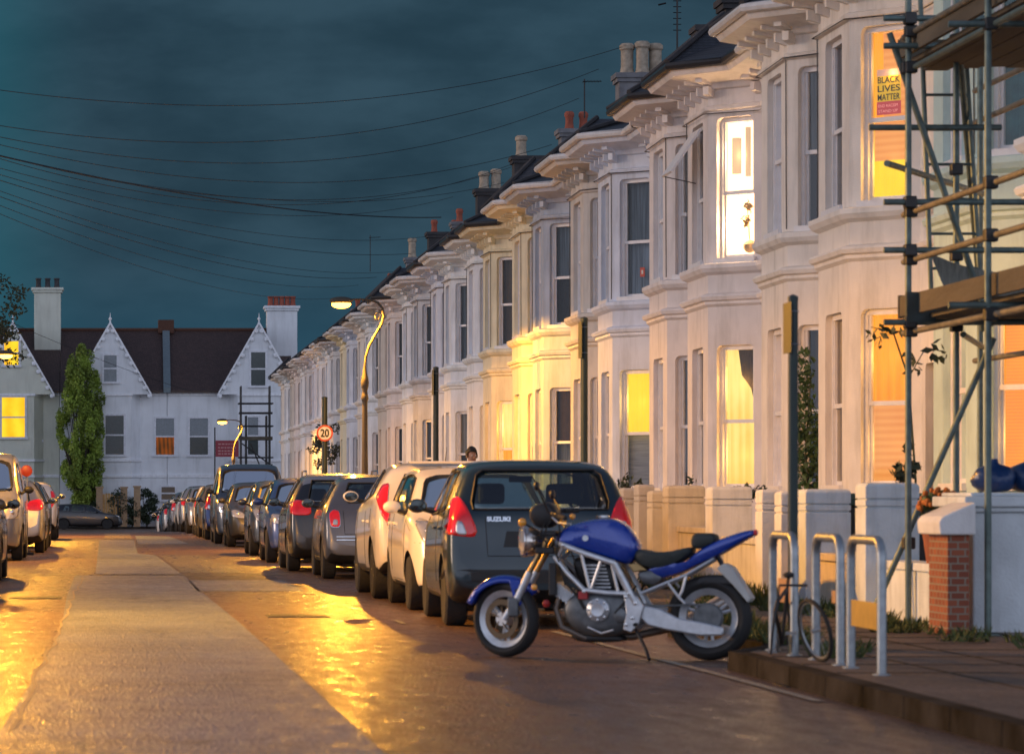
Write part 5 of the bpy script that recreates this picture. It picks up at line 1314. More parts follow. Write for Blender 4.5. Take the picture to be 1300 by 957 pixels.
def x_hatch(t, body, bv, base, q, part):
    # plate recess, badge lettering, rear wiper, roof aerial, exhaust
    part(wrap(bv, [(-.34,.72),(.34,.72),(.31,.86),(-.31,.86)], 'r', .004, 3, 4, m=16), 'plate_recess', M_trim, recalc=False)
    part(wrap(bv, roundp([(-.84,.40),(.84,.40),(.84,.52),(-.84,.52)], .1, 1), 'r', .004, 4, 4), 'bumper_insert', M_trim, recalc=False)
    o = word('SUZUKI', .055, mat('badge_chrome', (.65,.72,.8), .25, .6), t, bold=.003, width=.21); h = bv.ray_cast(Vector((-.38,-1,.965)), Vector((0,1,0)))[0]
    o.matrix_basis = base @ Matrix.Translation((-.485, h.y-.012, .95)) @ Matrix.Rotation(PI/2-.12, 4, 'X')
    s = MB(); s.tube([(0,.10,1.06),(0,.065,1.08),(.30,.115,1.13)], .008, 6); part(s, 'wiper', M_trim)
    s = MB(); s.tube([(0,.75,1.50),(0,.60,1.72)], [.006,.002], 5); part(s, 'aerial', M_trim)
def x_bubble(t, body, bv, base, q, part):
    for z in (.555, .60): part(wrap(bv, roundp([(-.62,z-.008),(.62,z-.008),(.62,z+.008),(-.62,z+.008)], .1, 1), 'r', .014, 2, 4), 'bumper_strip', M_chr, recalc=False)
    for sx in (1,-1):
        tp = [(.555,.73),(.705,.73),(.725,.92),(.665,.985),(.565,.965)]; tp = tp if sx > 0 else mirror_p(tp)
        part(wrap(bv, roundp(tp, .18, 2), 'r', .007, 4, 4), 'lamp_surround', M_chr, recalc=False)
    s = MB(); s.lathe([(.028,-.03),(.032,-.03),(.032,.2),(.028,.2)], (-.35,0,.25), 'y', 14); part(s, 'exhaust', M_chr, smooth=True)
def x_juke(t, body, bv, base, q, part):
    s = MB(); s.box((-.45,.50,1.545),(.45,.66,1.575)); part(s, 'roof_spoiler', M_cream, bevel=.012)
    s = MB(); s.tube([(0,.9,1.57),(0,.70,1.74)], [.006,.002], 5); part(s, 'aerial', M_trim)
def x_rails(t, body, bv, base, q, part):
    for sx in (-1,1):
        s = MB(); zt = max(z for _, z in q['top']); s.tube([(sx*.56,.8,zt-.05),(sx*.56,.9,zt+.03),(sx*.56,2.1,zt+.03),(sx*.56,2.2,zt-.06)], .014, 6); part(s, 'roof_rail', M_chr, smooth=True)
def x_beacon(t, body, bv, base, q, part):
    s = MB(); s.lathe([(.09,0),(.09,.02),(.075,.03),(.07,.11),(.04,.14),(.005,.145)], (.45,3.0,1.92), n=14); part(s, 'beacon', mat('beacon_orange', (.6,.1,.02), .2, coat=1), smooth=True)

P_navy = paint('paint_dark_teal', (.010,.028,.040), .35, .30); P_cream = paint('paint_cream', (.74,.70,.62), 0, .28); M_cream = P_cream
P_white = paint('paint_white', (.66,.64,.60), 0, .35); P_grey = paint('paint_grey', (.13,.14,.16), .5, .33); P_black = paint('paint_black', (.012,.014,.018), .2, .28)
P_blue = paint('paint_blue', (.015,.05,.20), .3, .3); P_olive = paint('paint_olive', (.07,.065,.05), .4, .33); P_ltblue = paint('paint_light_blue', (.16,.24,.32), .4, .3)
P_silver = paint('paint_silver', (.35,.36,.38), .7, .33); P_slate = paint('paint_slate', (.03,.05,.085), .4, .32)
# right-hand row: X centre of the near end, Y of the near end
car('hatch', 3.77, 30.45, math.radians(-1.0), P_navy, 'dark teal hatchback showing its tail, parked just behind the blue motorcycle', extras=(x_hatch,), glassm=glass('hatch_glass', (.50,.62,.60), .05))
c2 = car('city', 3.78, 34.75, 0, P_cream, 'small cream car facing the camera, squeezed between the hatchback and the cream crossover', faces='front')
car('crossover', 3.78, 38.7, 0, P_cream, 'cream crossover with boomerang-shaped red tail light', extras=(x_juke,))
car('bubble', 3.70, 48.3, 0, P_grey, 'small rounded grey car with chrome-ringed tail lights', extras=(x_bubble,))
car('estate', 3.52, 53.0, 0, P_black, 'black estate car with wide red tail lights and roof rails, beyond the rounded grey car', extras=(x_rails,), roofm=P_silver)
car('hatch', 3.45, 60.2, 0, P_blue, 'blue hatchback facing the camera in the middle of the row', faces='front', cap=P_blue)
car('city', 3.40, 67.5, 0, P_slate, 'dark slate small car facing the camera behind the blue hatchback', faces='front', detail=1)
car('hatch', 3.36, 79.0, 0, P_olive, 'dark olive small car facing the camera in front of the big van', faces='front')
car('van', 3.30, 84.6, 0, P_slate, 'tall dark van facing the camera, its windscreen above the olive car', name='parked_van', cat='van', faces='front', cap=M_trim)
fars = [('hatch',92.5,P_blue,'rear','dark blue hatchback just beyond the tall van'), ('estate',97.5,P_olive,'front','brownish estate car second beyond the tall van'),
        ('city',103,P_white,'rear','white small car lit golden by the lamps, third beyond the tall van'), ('hatch',108,P_silver,'front','silver hatchback fourth beyond the tall van'),
        ('estate',113.5,P_silver,'rear','silver estate car fifth beyond the tall van'), ('bubble',119,P_cream,'front','rounded pale car sixth beyond the tall van'),
        ('hatch',124,P_grey,'rear','grey hatchback seventh beyond the tall van'), ('city',129.5,P_black,'front','black small car eighth beyond the tall van'),
        ('estate',135,P_silver,'rear','silver estate car ninth beyond the tall van'), ('hatch',141,P_slate,'front','dark car tenth beyond the tall van'),
        ('city',147,P_white,'rear','white small car at the far end of the right-hand row')]
for i, (ky, yy, pm_, fc, lb) in enumerate(fars):
    car(ky, 3.22-.0135*(yy-92) + R.uniform(-.05,.05), yy, 0, pm_, lb, faces=fc, detail=0)
# left-hand row
car('estate', -2.32, 36.6, 0, P_black, 'dark car cut by the left edge, nearest of the left-hand row', faces='front')
car('van', -2.66, 62.0, 0, P_silver, 'silver van cut by the left edge with an orange beacon on its roof', name='parked_van', cat='van', faces='front', cap=M_trim, extras=(x_beacon,))
car('estate', -2.40, 70.5, 0, P_silver, 'silver car close behind the silver van on the left', faces='rear')
car('estate', -2.45, 77.0, 0, P_grey, 'grey car second behind the silver van on the left', faces='front')
car('crossover', -2.52, 92.0, 0, P_white, 'white car with a red tail light at the far end of the left-hand row', faces='rear')
car('city', -2.40, 46.5, 0, P_olive, 'dark olive small car between the nearest left car and the silver van', faces='rear')
# a dark saloon crossing at the junction
cx_ = car('estate', -2.0, 206, 0, P_black, 'black car standing broadside across the far junction', faces='rear', detail=1); cx_.rotation_euler = (0,0,-PI/2); cx_.location = (-4.1, 205.6, -.795)
# ------------------------------------------------------------------ motorcycle, built in its own side plane
BK = thing('motorcycle', 'blue naked motorcycle with a silver trellis frame parked on its stand', 'motorcycle', (3.53, 24.75, 0), math.radians(-21))
BS = 1/172.0
def bu(px): return (px-770)*BS*1.01
def bz(px, py): return (828 + (px-642)*9/255 - py)*BS
def B(px, py, d=0): return (bu(px), d, bz(px, py))       # d: + away from the camera
M_bblue = paint('bike_blue', (.004,.04,.34), .2, .2); M_alu = mat('cast_aluminium', (.55,.58,.62), .38, .6, var=.15, scale=15); M_eng = mat('engine_grey', (.13,.14,.15), .45, .7, var=.3, scale=14)
M_gold = mat('caliper_gold', (.40,.27,.12), .35, .8); M_bronze = mat('disc_bronze', (.12,.09,.06), .35, .8); M_seat = mat('seat_vinyl', (.02,.028,.028), .55, bump=.2, bscale=80); M_bt = mat('bike_tyre', (.016,.016,.017), .75)
def slab(pts, w, name, m, parent=BK, bevel=.008, d=0):
    mb_ = MB(); mb_.prism([(bu(x), bz(x, y)) for x, y in pts], lambda a, b, t: (a, t, b), d-w, d+w); return mb_.build(name, m, parent, bevel=bevel, smooth=True)
def puff(pts, w, name, m, parent=BK, levels=((1,0),(1.0,.35),(.96,.7),(.84,.9),(.55,1.0)), d=0):
    """rounded body from a side outline: narrower outlines stacked outwards"""
    P = roundp([(bu(x), bz(x, y)) for x, y in pts], .22, 2); n = len(P); c = sum((Vector(p) for p in P), Vector((0,0)))/n; mb_ = MB(); vs = []; fs = []
    lv = [(s, -o) for s, o in levels[::-1]] + [(s, o) for s, o in levels[1:]]
    for s, o in lv:
        for p in P: q = c+(Vector(p)-c)*s; vs.append((q.x, d+o*w, q.y))
    for i in range(len(lv)-1):
        for k in range(n): fs.append((i*n+k, i*n+(k+1)%n, (i+1)*n+(k+1)%n, (i+1)*n+k))
    fs.append(tuple(range(n))[::-1]); fs.append(tuple((len(lv)-1)*n+k for k in range(n)))
    mb_.add(vs, fs); return mb_.build(name, m, parent, smooth=True)
def bwheel(cx_, cz_, r, wd, front):
    ob = MB(); tr = wd/2
    ob.torus((0,0,0), r-tr*.70, tr, 'y', 48, 12, .70); w_ = ob.build('wheel', M_bt, BK, smooth=True, loc=(cx_, 0, cz_))
    rim = MB(); rr_ = r-tr*1.42
    rim.lathe([(rr_+.012,-tr*.7),(rr_+.014,-tr*.62),(rr_-.02,-tr*.4),(rr_-.02,tr*.4),(rr_+.014,tr*.62),(rr_+.012,tr*.7),(rr_-.0,tr*.6),(rr_-.035,tr*.35),(rr_-.035,-tr*.35),(rr_,-tr*.6),(rr_+.012,-tr*.7)], (0,0,0), 'y', 40)
    for k in range(3):
        a = 2*PI*k/3 + .5
        for da in (-.16, .16): rim.tube([(.035*math.cos(a),0,.035*math.sin(a)), ((rr_-.02)*math.cos(a+da),0,(rr_-.02)*math.sin(a+da))], [.018,.013], 6)
    rim.lathe([(.05,-.06),(.05,.06)], (0,0,0), 'y', 16); rim.build('rim', M_alu, w_, smooth=True)
    ds = MB(); R_ = r*.52 if front else r*.36
    for sd in ((-1, 1) if front else (-1,)):
        ds.lathe([(R_*.72, sd*.055),(R_, sd*.055),(R_, sd*.060),(R_*.72, sd*.060),(R_*.72, sd*.055)], (0,0,0), 'y', 32)
        for k in range(5): a = 2*PI*k/5; ds.tube([(.03*math.cos(a), sd*.057, .03*math.sin(a)), (R_*.65*math.cos(a+.3), sd*.057, R_*.65*math.sin(a+.3))], .007, 5)
    ds.build('brake_disc', M_bronze if front else M_eng, w_, smooth=True)
    return w_
FR, RR = .278, .305
fx, rx = bu(643), bu(897)
fwl = bwheel(fx, FR, FR, .115, True); fwl.rotation_euler = (0,0,math.radians(-20))
bwheel(rx, RR, RR, .15, False)
# front end, turned to the left
for d in (-.10, .10):
    m = MB(); m.tube([(fx+.01, d, FR), B(663,752,d), B(677,722,d)], [.026,.028,.028], 10); o = m.build('fork_leg', M_alu, BK, smooth=True)
    m = MB(); m.tube([B(677,722,d), B(700,682,d)], .021, 10); s_ = m.build('stanchion', M_gold, o, smooth=True)
m = MB(); m.box((bu(694)-.05,-.14,bz(694,700)), (bu(704)+.03,.14,bz(704,692))); m.box((bu(700)-.05,-.14,bz(700,678)), (bu(708)+.02,.14,bz(708,672))); m.build('yoke', M_blk, BK, bevel=.01)
m = MB(); m.box((fx+.04,-.13,FR+.02),(fx+.12,-.065,FR+.16)); m.build('brake_caliper', M_eng, BK, bevel=.012)
# mudguard arcs over the tyre and drops a side panel towards the fork
m = MB(); vs = []; fs = []; n = 18
for i in range(n+1):
    a = math.radians(158 - 118*i/n)
    for j, (dd, dr) in enumerate(((-.075,-.03),(-.06,.012),(0,.025),(.06,.012),(.075,-.03))):
        r_ = FR+.018+dr; wd_ = dd*(1 if 2 < i < n-1 else .75); vs.append((fx+r_*math.cos(a), wd_, FR+r_*math.sin(a)))
for i in range(n):
    for j in range(4): fs.append((i*5+j, (i+1)*5+j, (i+1)*5+j+1, i*5+j+1))
m.add(vs, fs); fd = m.build('front_mudguard', M_bblue, BK, smooth='full', recalc=False); sd_ = fd.modifiers.new('s','SOLIDIFY'); sd_.thickness = .006
for d in (-.085, .085): slab([(650,731),(672,733),(672,752),(664,765),(655,752)], .006, 'mudguard_side', M_bblue, fd, d=d)
# headlamp, clocks, bars, mirrors, indicators
m = MB(); hc = Vector(B(672,684)); m.lathe([(.005,.10),(.07,.09),(.105,.03),(.115,-.02),(.108,-.045),(.1,-.05)], (0,0,0), 'x', 24)
hl = m.build('headlight', mat('lamp_bowl_chrome', (.65,.6,.55), .15, .9), BK, smooth=True, loc=hc); hl.rotation_euler = (0,0,math.radians(25))
m = MB(); m.lathe([(.1,-.052),(.06,-.068),(.005,-.074)], (0,0,0), 'x', 24); m.build('lamp_glass', M_clear, hl, smooth=True)
m = MB(); m.torus((-.048,0,0), .108, .008, 'x', 28, 6); m.build('lamp_rim', M_chr, hl, smooth=True)
puff([(676,640),(700,634),(712,652),(704,668),(684,668),(675,655)], .11, 'instrument_cluster', M_blk)
m = MB(); m.tube([B(702,664,0), B(706,656,-.12), B(712,650,-.25), B(722,652,-.36)], .013, 8); m.tube([B(702,664,0), B(704,654,.12), B(700,648,.25), B(706,646,.36)], .013, 8); hb = m.build('handlebar', M_blk, BK, smooth=True)
for p, q in ((B(716,651,-.30), B(736,657,-.44)), (B(704,647,.30), B(716,647,.43))):
    m = MB(); m.tube([p, q], .018, 10); m.build('grip', M_rub, hb, smooth=True)
m = MB(); m.tube([B(713,655,-.28), B(722,662,-.32), B(742,664,-.42)], .007, 6); m.build('lever', M_alu, hb)
for (a, b, c) in ((B(708,650,-.26), B(701,628,-.32), B(697,616,-.36)), (B(702,648,.26), B(690,634,.36), B(684,626,.42))):
    m = MB(); m.tube([a, b, c], .007, 6); mo = m.build('mirror', M_blk, BK, smooth=True)
    m = MB(); m.sphere(c, .05, 12, (.4,1.0,.7)); m.build('mirror_head', M_blk, mo, smooth=True)
for (x, y, d, nm) in ((672,660,-.20,0), (706,660,.2,0)):
    m = MB(); m.tube([B(x+8,y+8,d*.4), B(x,y,d)], .007, 6); it_ = m.build('indicator', M_blk, BK)
    m = MB(); m.sphere(B(x,y,d), .032, 12); m.build('amber_lens', M_amber, it_, smooth=True)
m = MB(); m.sphere(B(739,655,-.30), .022, 10); m.build('brake_reservoir', M_amber, BK, smooth=True)
m = MB(); m.sphere(B(684,741,-.13), .024, 10, (1,.4,1)); m.build('side_reflector', M_amber, BK, smooth=True)
# cables
m = MB(); m.tube([B(712,652,-.2), B(700,668,-.14), B(690,700,-.12), B(672,740,-.11), B(660,760,-.1)], .006, 6); m.tube([B(704,650,.1), B(716,672,-.12), B(712,700,-.13), B(722,740,-.1)], .006, 6); m.tube([B(700,650,-.05), B(692,675,-.15), B(708,700,-.1)], .007, 6)
m.build('cables', M_rub, BK, smooth=True)
# tank, seat, tail
puff([(706,688),(712,675),(724,666),(742,661),(764,658),(784,660),(799,670),(812,690),(812,706),(800,718),(780,710),(756,702),(730,693)], .145, 'fuel_tank', M_bblue)
m = MB(); m.lathe([(.045,0),(.045,.012),(.03,.018)], B(765,657,0), n=18); m.build('filler_cap', M_chr, BK, smooth=True)
m = MB(); m.lathe([(.022,-.004),(.022,.004)], (0,0,0), 'y', 14); e_ = m.build('tank_badge', mat('badge_pale', (.6,.65,.7), .3, .5), BK, loc=B(749,682,-.148))
puff([(804,703),(812,697),(826,702),(850,702),(872,697),(879,698),(878,706),(860,718),(838,723),(818,721),(808,714)], .13, 'seat', M_seat)
puff([(876,686),(880,680),(906,681),(908,693),(890,700),(877,699)], .11, 'pillion_pad', M_seat)
puff([(820,722),(842,724),(868,717),(884,702),(912,688),(938,680),(952,678),(954,684),(936,694),(912,708),(884,720),(858,732),(836,736),(822,732)], .11, 'tail_fairing', M_bblue)
m = MB(); m.sphere(B(953,682,0), .035, 10, (.5,1.6,.7)); m.build('tail_light', M_red, BK, smooth=True)
puff([(808,726),(830,722),(846,734),(834,744),(815,740)], .10, 'side_panel', M_eng)
slab([(800,716),(812,714),(824,724),(806,726)], .10, 'frame_cover', M_gold)
# trellis frame, both sides
for d in (-.15, .15):
    m = MB()
    m.tube([B(711,686,d*.55), B(722,690,d), B(752,702,d*1.1), B(786,714,d*1.1)], .021, 8); m.tube([B(786,714,d*1.1), B(798,738,d*1.05), B(812,766,d)], [.024,.027,.024], 8)
    m.tube([B(708,704,d*.6), B(726,724,d*.95), B(748,746,d*1.05), B(778,750,d*1.05), B(804,752,d)], .018, 8)
    m.tube([B(744,699,d*1.08), B(755,745,d*1.05)], .012, 6); m.tube([B(770,708,d*1.08), B(757,744,d*1.05)], .012, 6); m.tube([B(782,713,d*1.08), B(790,750,d*1.03)], .012, 6); m.tube([B(722,691,d), B(712,706,d*.7)], .014, 6)
    m.build('frame', M_alu, BK, smooth=True)
    slab([(796,748),(814,756),(822,768),(816,790),(806,800),(796,796),(800,776)], .014, 'pivot_plate', M_alu, d=d)
    m = MB(); m.tube([B(818,752,d*.9), B(846,741,d*.8), B(872,731,d*.7), B(905,712,d*.5)], .012, 8); m.tube([B(850,740,d*.8), B(864,758,d*.9), B(872,766,d*.95)], .010, 6); m.tube([B(872,731,d*.7), B(868,750,d*.85), B(864,758,d*.9)], .010, 6); m.build('subframe', M_alu, BK, smooth=True)
# engine block, covers, cylinders, radiator, exhaust
puff([(724,752),(750,744),(800,750),(812,770),(810,792),(790,806),(750,806),(724,790),(716,770)], .13, 'engine', M_eng)
puff([(728,704),(760,708),(790,718),(800,744),(780,752),(748,748),(732,728)], .09, 'airbox', M_blk)
for d, r_ in ((-.15, .085), (.15, .1)):
    m = MB(); m.lathe([(r_,0),(r_*.97,.035),(r_*.7,.05),(.02,.05)] if d > 0 else [(r_,0),(r_*.97,-.035),(r_*.7,-.05),(r_*.55,-.06),(.02,-.055)], B(765,771,d*.8), 'y', 26); m.build('engine_cover', M_alu, BK, smooth=True)
m = MB(); m.lathe([(.055,0),(.05,-.04),(.02,-.05)], B(792,778,-.12), 'y', 20); m.build('sprocket_cover', M_eng, BK, smooth=True)
m = MB()
for i in range(9):                                         # finned front cylinder, lying forward, and the upright rear one
    f = i/8; c = Vector(B(744,766)).lerp(Vector(B(712,742)), f); m.frame_box(c+Vector((-.008,-.1,-.07)), (.010,0,.004), (0,.2,0), (-.05,0,.14))
for i in range(8):
    f = i/7; c = Vector(B(766,748)).lerp(Vector(B(758,716)), f); m.box((c.x-.08,-.095,c.z-.004), (c.x+.08,.095,c.z+.005))
m.box((bu(752),-.075,bz(752,750)), (bu(776),.075,bz(776,714))); m.build('cylinders', M_alu, BK)
m = MB()
for d in (-.155, .155):                                    # hoses, bolts and linkages round the engine
    m.tube([B(716,716,d*.8), B(726,738,d*1.02), B(738,752,d*.95), B(748,770,d*.98)], .010, 6); m.tube([B(812,742,d*.9), B(800,760,d), B(786,776,d*1.05)], .009, 6)
    m.tube([B(730,694,d), B(738,716,d*.9), B(752,728,d*.8)], .007, 5)
m.build('hoses', M_rub, BK, smooth=True)
m = MB()
for k in range(8):
    a = 2*PI*k/8; c = Vector(B(765,771,-.165)); m.lathe([(.009,0),(.009,-.012),(.003,-.014)], (c.x+.072*math.cos(a), c.y, c.z+.072*math.sin(a)), 'y', 6)
for (x, y) in ((800,756),(812,764),(808,782),(800,790),(722,690),(786,714),(804,752),(748,748)): c = Vector(B(x,y,-.168)); m.lathe([(.013,0),(.013,-.01),(.004,-.013)], tuple(c), 'y', 6)
m.build('bolts', M_chr, BK)
m = MB(); m.tube([B(752,792,-.15), B(770,800,-.17), B(786,796,-.2)], .009, 6); m.build('gear_linkage', M_alu, BK, bevel=.004)
m = MB(); m.box((bu(703),-.15,bz(703,752)), (bu(712),.15,bz(712,712))); m.build('radiator', M_blk, BK, bevel=.008)
m = MB(); m.tube([B(716,746,-.04), B(708,768,-.05), B(716,792,-.06), B(745,806,-.06), B(800,806,.05), B(850,796,.16)], [.02,.022,.024,.026,.028,.03], 10); m.tube([B(770,748,.05), B(786,770,.12), B(800,800,.12)], .022, 10); ex = m.build('exhaust_pipe', mat('exhaust_dull', (.16,.13,.11), .5, .8), BK, smooth=True)
m = MB(); m.tube([B(850,796,.19), B(900,770,.22), B(925,755,.23)], [.045,.058,.055], 16); m.build('silencer', M_alu, ex, smooth=True)
puff([(722,800),(790,802),(800,812),(735,812)], .08, 'belly_pan', M_blk)
m = MB(); m.box((bu(741),-.17,bz(741,757)), (bu(752),-.12,bz(752,748))); m.sphere(B(698,762,-.1), .03, 8); m.build('horn', mat('horn_red', (.35,.02,.02), .4), BK)
# swingarm, chain, footpegs, stand, rear guard and plate
for d in (-.12, .12): slab([(818,766),(842,772),(862,783),(895,790),(918,796),(918,806),(890,806),(850,798),(826,792),(816,782)], .018, 'swingarm', M_alu, d=d, bevel=.012)
m = MB(); m.lathe([(.095,-.004),(.10,0),(.095,.004)], (rx,-.075,RR), 'y', 30); m.tube([(rx,-.075,RR+.095), B(800,768,-.08)], .009, 5); m.tube([(rx,-.075,RR-.095), B(800,786,-.08)], .009, 5); m.build('chain', M_eng, BK, smooth=True)
for d in (-.2, .2):
    m = MB(); m.tube([B(812,790,d*.7), B(814,790,d*1.25)], .014, 8); m.build('footpeg', M_rub, BK)
m = MB(); m.tube([B(812,798,-.13), B(828,822,-.24), (bu(834),-.31,.012)], .012, 8); m.build('side_stand', M_blk, BK, smooth=True)
slab([(908,724),(917,718),(927,724),(950,762),(946,767),(928,745)], .085, 'number_plate_hanger', mat('plate_back', (.42,.44,.44), .5), bevel=.006)
m = MB(); m.tube([B(905,706,0), B(915,725,0), B(935,745,0)], .018, 8); m.build('plate_bracket', M_blk, BK)
puff([(870,742),(890,732),(918,732),(940,744),(934,748),(905,741),(880,746)], .075, 'rear_hugger', M_blk)

# ------------------------------------------------------------------ a person on the pavement, only the head above the cars
def skin_fig(name, joints, edges, parent, m, root=0, sub=2):
    me = bpy.data.meshes.new(name); me.from_pydata([j[0] for j in joints], edges, [])
    o = bpy.data.objects.new(name, me); col.objects.link(o)
    sk = o.modifiers.new('skin', 'SKIN'); sk.use_smooth_shade = True
    if not me.skin_vertices: 
        bpy.context.view_layer.objects.active = o; bpy.ops.mesh.customdata_skin_add()
    for i, j in enumerate(joints):
        sv = me.skin_vertices[0].data[i]; sv.radius = j[1] if isinstance(j[1], tuple) else (j[1], j[1]); sv.use_root = (i == root)
    s = o.modifiers.new('sub', 'SUBSURF'); s.levels = sub; s.render_levels = sub
    me.materials.append(m); o.parent = parent; return o
PX, PY = 5.78, 56.0
PR = thing('person', 'dark-haired person in a dark coat, only the head showing above the parked cars', 'person', (PX, PY, .12), math.radians(15))
M_skin = mat('skin_tone', (.36,.20,.14), .6, var=.08); M_coat = mat('dark_coat', (.03,.035,.05), .9, bump=.3, bscale=90); M_hair = mat('dark_hair', (.014,.011,.010), .6, bump=.6, bscale=50, stretch=(1,1,.3))
J = [((0,0,.98),(.15,.11)),((0,0,1.16),(.14,.10)),((0,.01,1.36),(.17,.11)),((0,.01,1.50),(.07,.06)),((0,0,1.58),(.055,.055)),((0,-.01,1.70),(.078,.098)),((0,-.005,1.80),(.066,.08)),
     ((-.19,.01,1.44),.06),((-.25,.03,1.18),.048),((-.23,-.08,.95),.036),((-.22,-.12,.87),(.035,.02)),((.19,.01,1.44),.06),((.25,.0,1.18),.048),((.24,-.02,.94),.036),((.24,-.04,.86),(.035,.02)),
     ((-.09,0,.86),.085),((-.10,-.06,.48),.058),((-.10,.08,.09),.040),((-.10,-.08,.04),.038),((.09,0,.86),.085),((.10,.05,.48),.058),((.10,.22,.12),.040),((.10,.10,.04),.038)]
E = [(0,1),(1,2),(2,3),(3,4),(4,5),(5,6),(2,7),(7,8),(8,9),(9,10),(2,11),(11,12),(12,13),(13,14),(0,15),(15,16),(16,17),(17,18),(0,19),(19,20),(20,21),(21,22)]
skin_fig('body', J, E, PR, M_skin)
for sx in (-1, 1):                                         # hands: five separate bent fingers
    wxp = Vector((sx*.225, -.12 if sx < 0 else -.04, .87))
    hj = [(wxp, .022), (wxp+Vector((0,0,-.07)), (.034,.016))]; he = [(0,1)]
    for k in range(4):
        b0 = len(hj); off_ = (k-1.5)*.02; ln = (.07,.08,.075,.06)[k]
        hj += [(wxp+Vector((0,off_,-.09)), .009), (wxp+Vector((-sx*.012,off_,-.09-ln*.6)), .008), (wxp+Vector((-sx*.03,off_,-.09-ln)), .007)]; he += [(1,b0),(b0,b0+1),(b0+1,b0+2)]
    b0 = len(hj); hj += [(wxp+Vector((0,-.035,-.045)), .010), (wxp+Vector((-sx*.01,-.055,-.08)), .009)]; he += [(0,b0),(b0,b0+1)]
    skin_fig('hand', hj, he, PR, M_skin, 0, 1)
CJ = [((p[0][0], p[0][1], p[0][2]), tuple(r_+.022 for r_ in (p[1] if isinstance(p[1], tuple) else (p[1],p[1])))) for p in J]
keep = [0,1,2,3,7,8,9,11,12,13,15,19]; mp_ = {k: i for i, k in enumerate(keep)}
cj = [CJ[k] for k in keep]; cj[3] = ((0,.01,1.48),(.085,.075)); ce = [(mp_[a], mp_[b]) for a, b in E if a in mp_ and b in mp_]
skin_fig('coat', cj, ce, PR, M_coat)
lj = [((p[0]), tuple(r_+.018 for r_ in (p[1] if isinstance(p[1], tuple) else (p[1],p[1])))) for p in (J[0],J[15],J[16],J[17],J[19],J[20],J[21])]
skin_fig('trousers', lj, [(0,1),(1,2),(2,3),(0,4),(4,5),(5,6)], PR, mat('dark_trousers', (.03,.03,.035), .9))
m = MB(); r = random.Random(2); n = 18; k_ = 10; vs = []; fs = []
for i in range(k_+1):
    th = PI*.62*i/k_
    for j in range(n):
        ph = 2*PI*j/n; q = 1+.05*math.sin(5*ph+i)+r.uniform(-.03,.03); low = -math.sin(ph)*.0
        vs.append((.098*q*math.sin(th)*math.cos(ph), .012+.118*q*math.sin(th)*math.sin(ph), 1.73+.135*q*math.cos(th)))
for i in range(k_):
    for j in range(n):
        ph = 2*PI*(j+.5)/n
        if i > 5 and math.sin(ph) < -.45: continue
        fs.append((i*n+j, (i+1)*n+j, (i+1)*n+(j+1)%n, i*n+(j+1)%n))
m.add(vs, fs); m.build('hair', M_hair, PR, smooth='full')
for sx in (-1, 1):
    m = MB(); m.sphere((sx*.034,-.098,1.715), .012, 8); m.build('eye', mat('eye_white', (.6,.58,.55), .3), PR, smooth=True)
    m = MB(); m.sphere((sx*.085,.0,1.70), .03, 8, (.4,.7,1)); m.build('ear', M_skin, PR, smooth=True)
m = MB(); m.sphere((0,-.115,1.685), .018, 8, (.8,1,1.5)); m.build('nose', M_skin, PR, smooth=True)
m = MB(); m.sphere((0,-.103,1.645), .022, 8, (1.1,.4,.35)); m.build('mouth', mat('lip', (.3,.1,.08), .5), PR, smooth=True)

# ------------------------------------------------------------------ red round sign on the left
t = thing('warning_sign', 'round red disc sign on a slim post behind the silver van on the left', 'road sign', (-1.83, 68.5, 0))
m = MB(); m.tube([(0,0,0),(0,0,1.75)], .02, 8); m.build('post', M_galv, t, smooth=True)
m = MB(); m.lathe([(.10,-.04),(.115,-.03),(.115,.03),(.10,.04)], (0,-.03,1.68), 'y', 26); m.build('disc', mat('disc_red', (.50,.06,.02), .4), t, smooth=True)
m = MB(); m.box((-.15,-.15,0),(.15,.15,.06)); m.build('base', M_rub, t, bevel=.02)

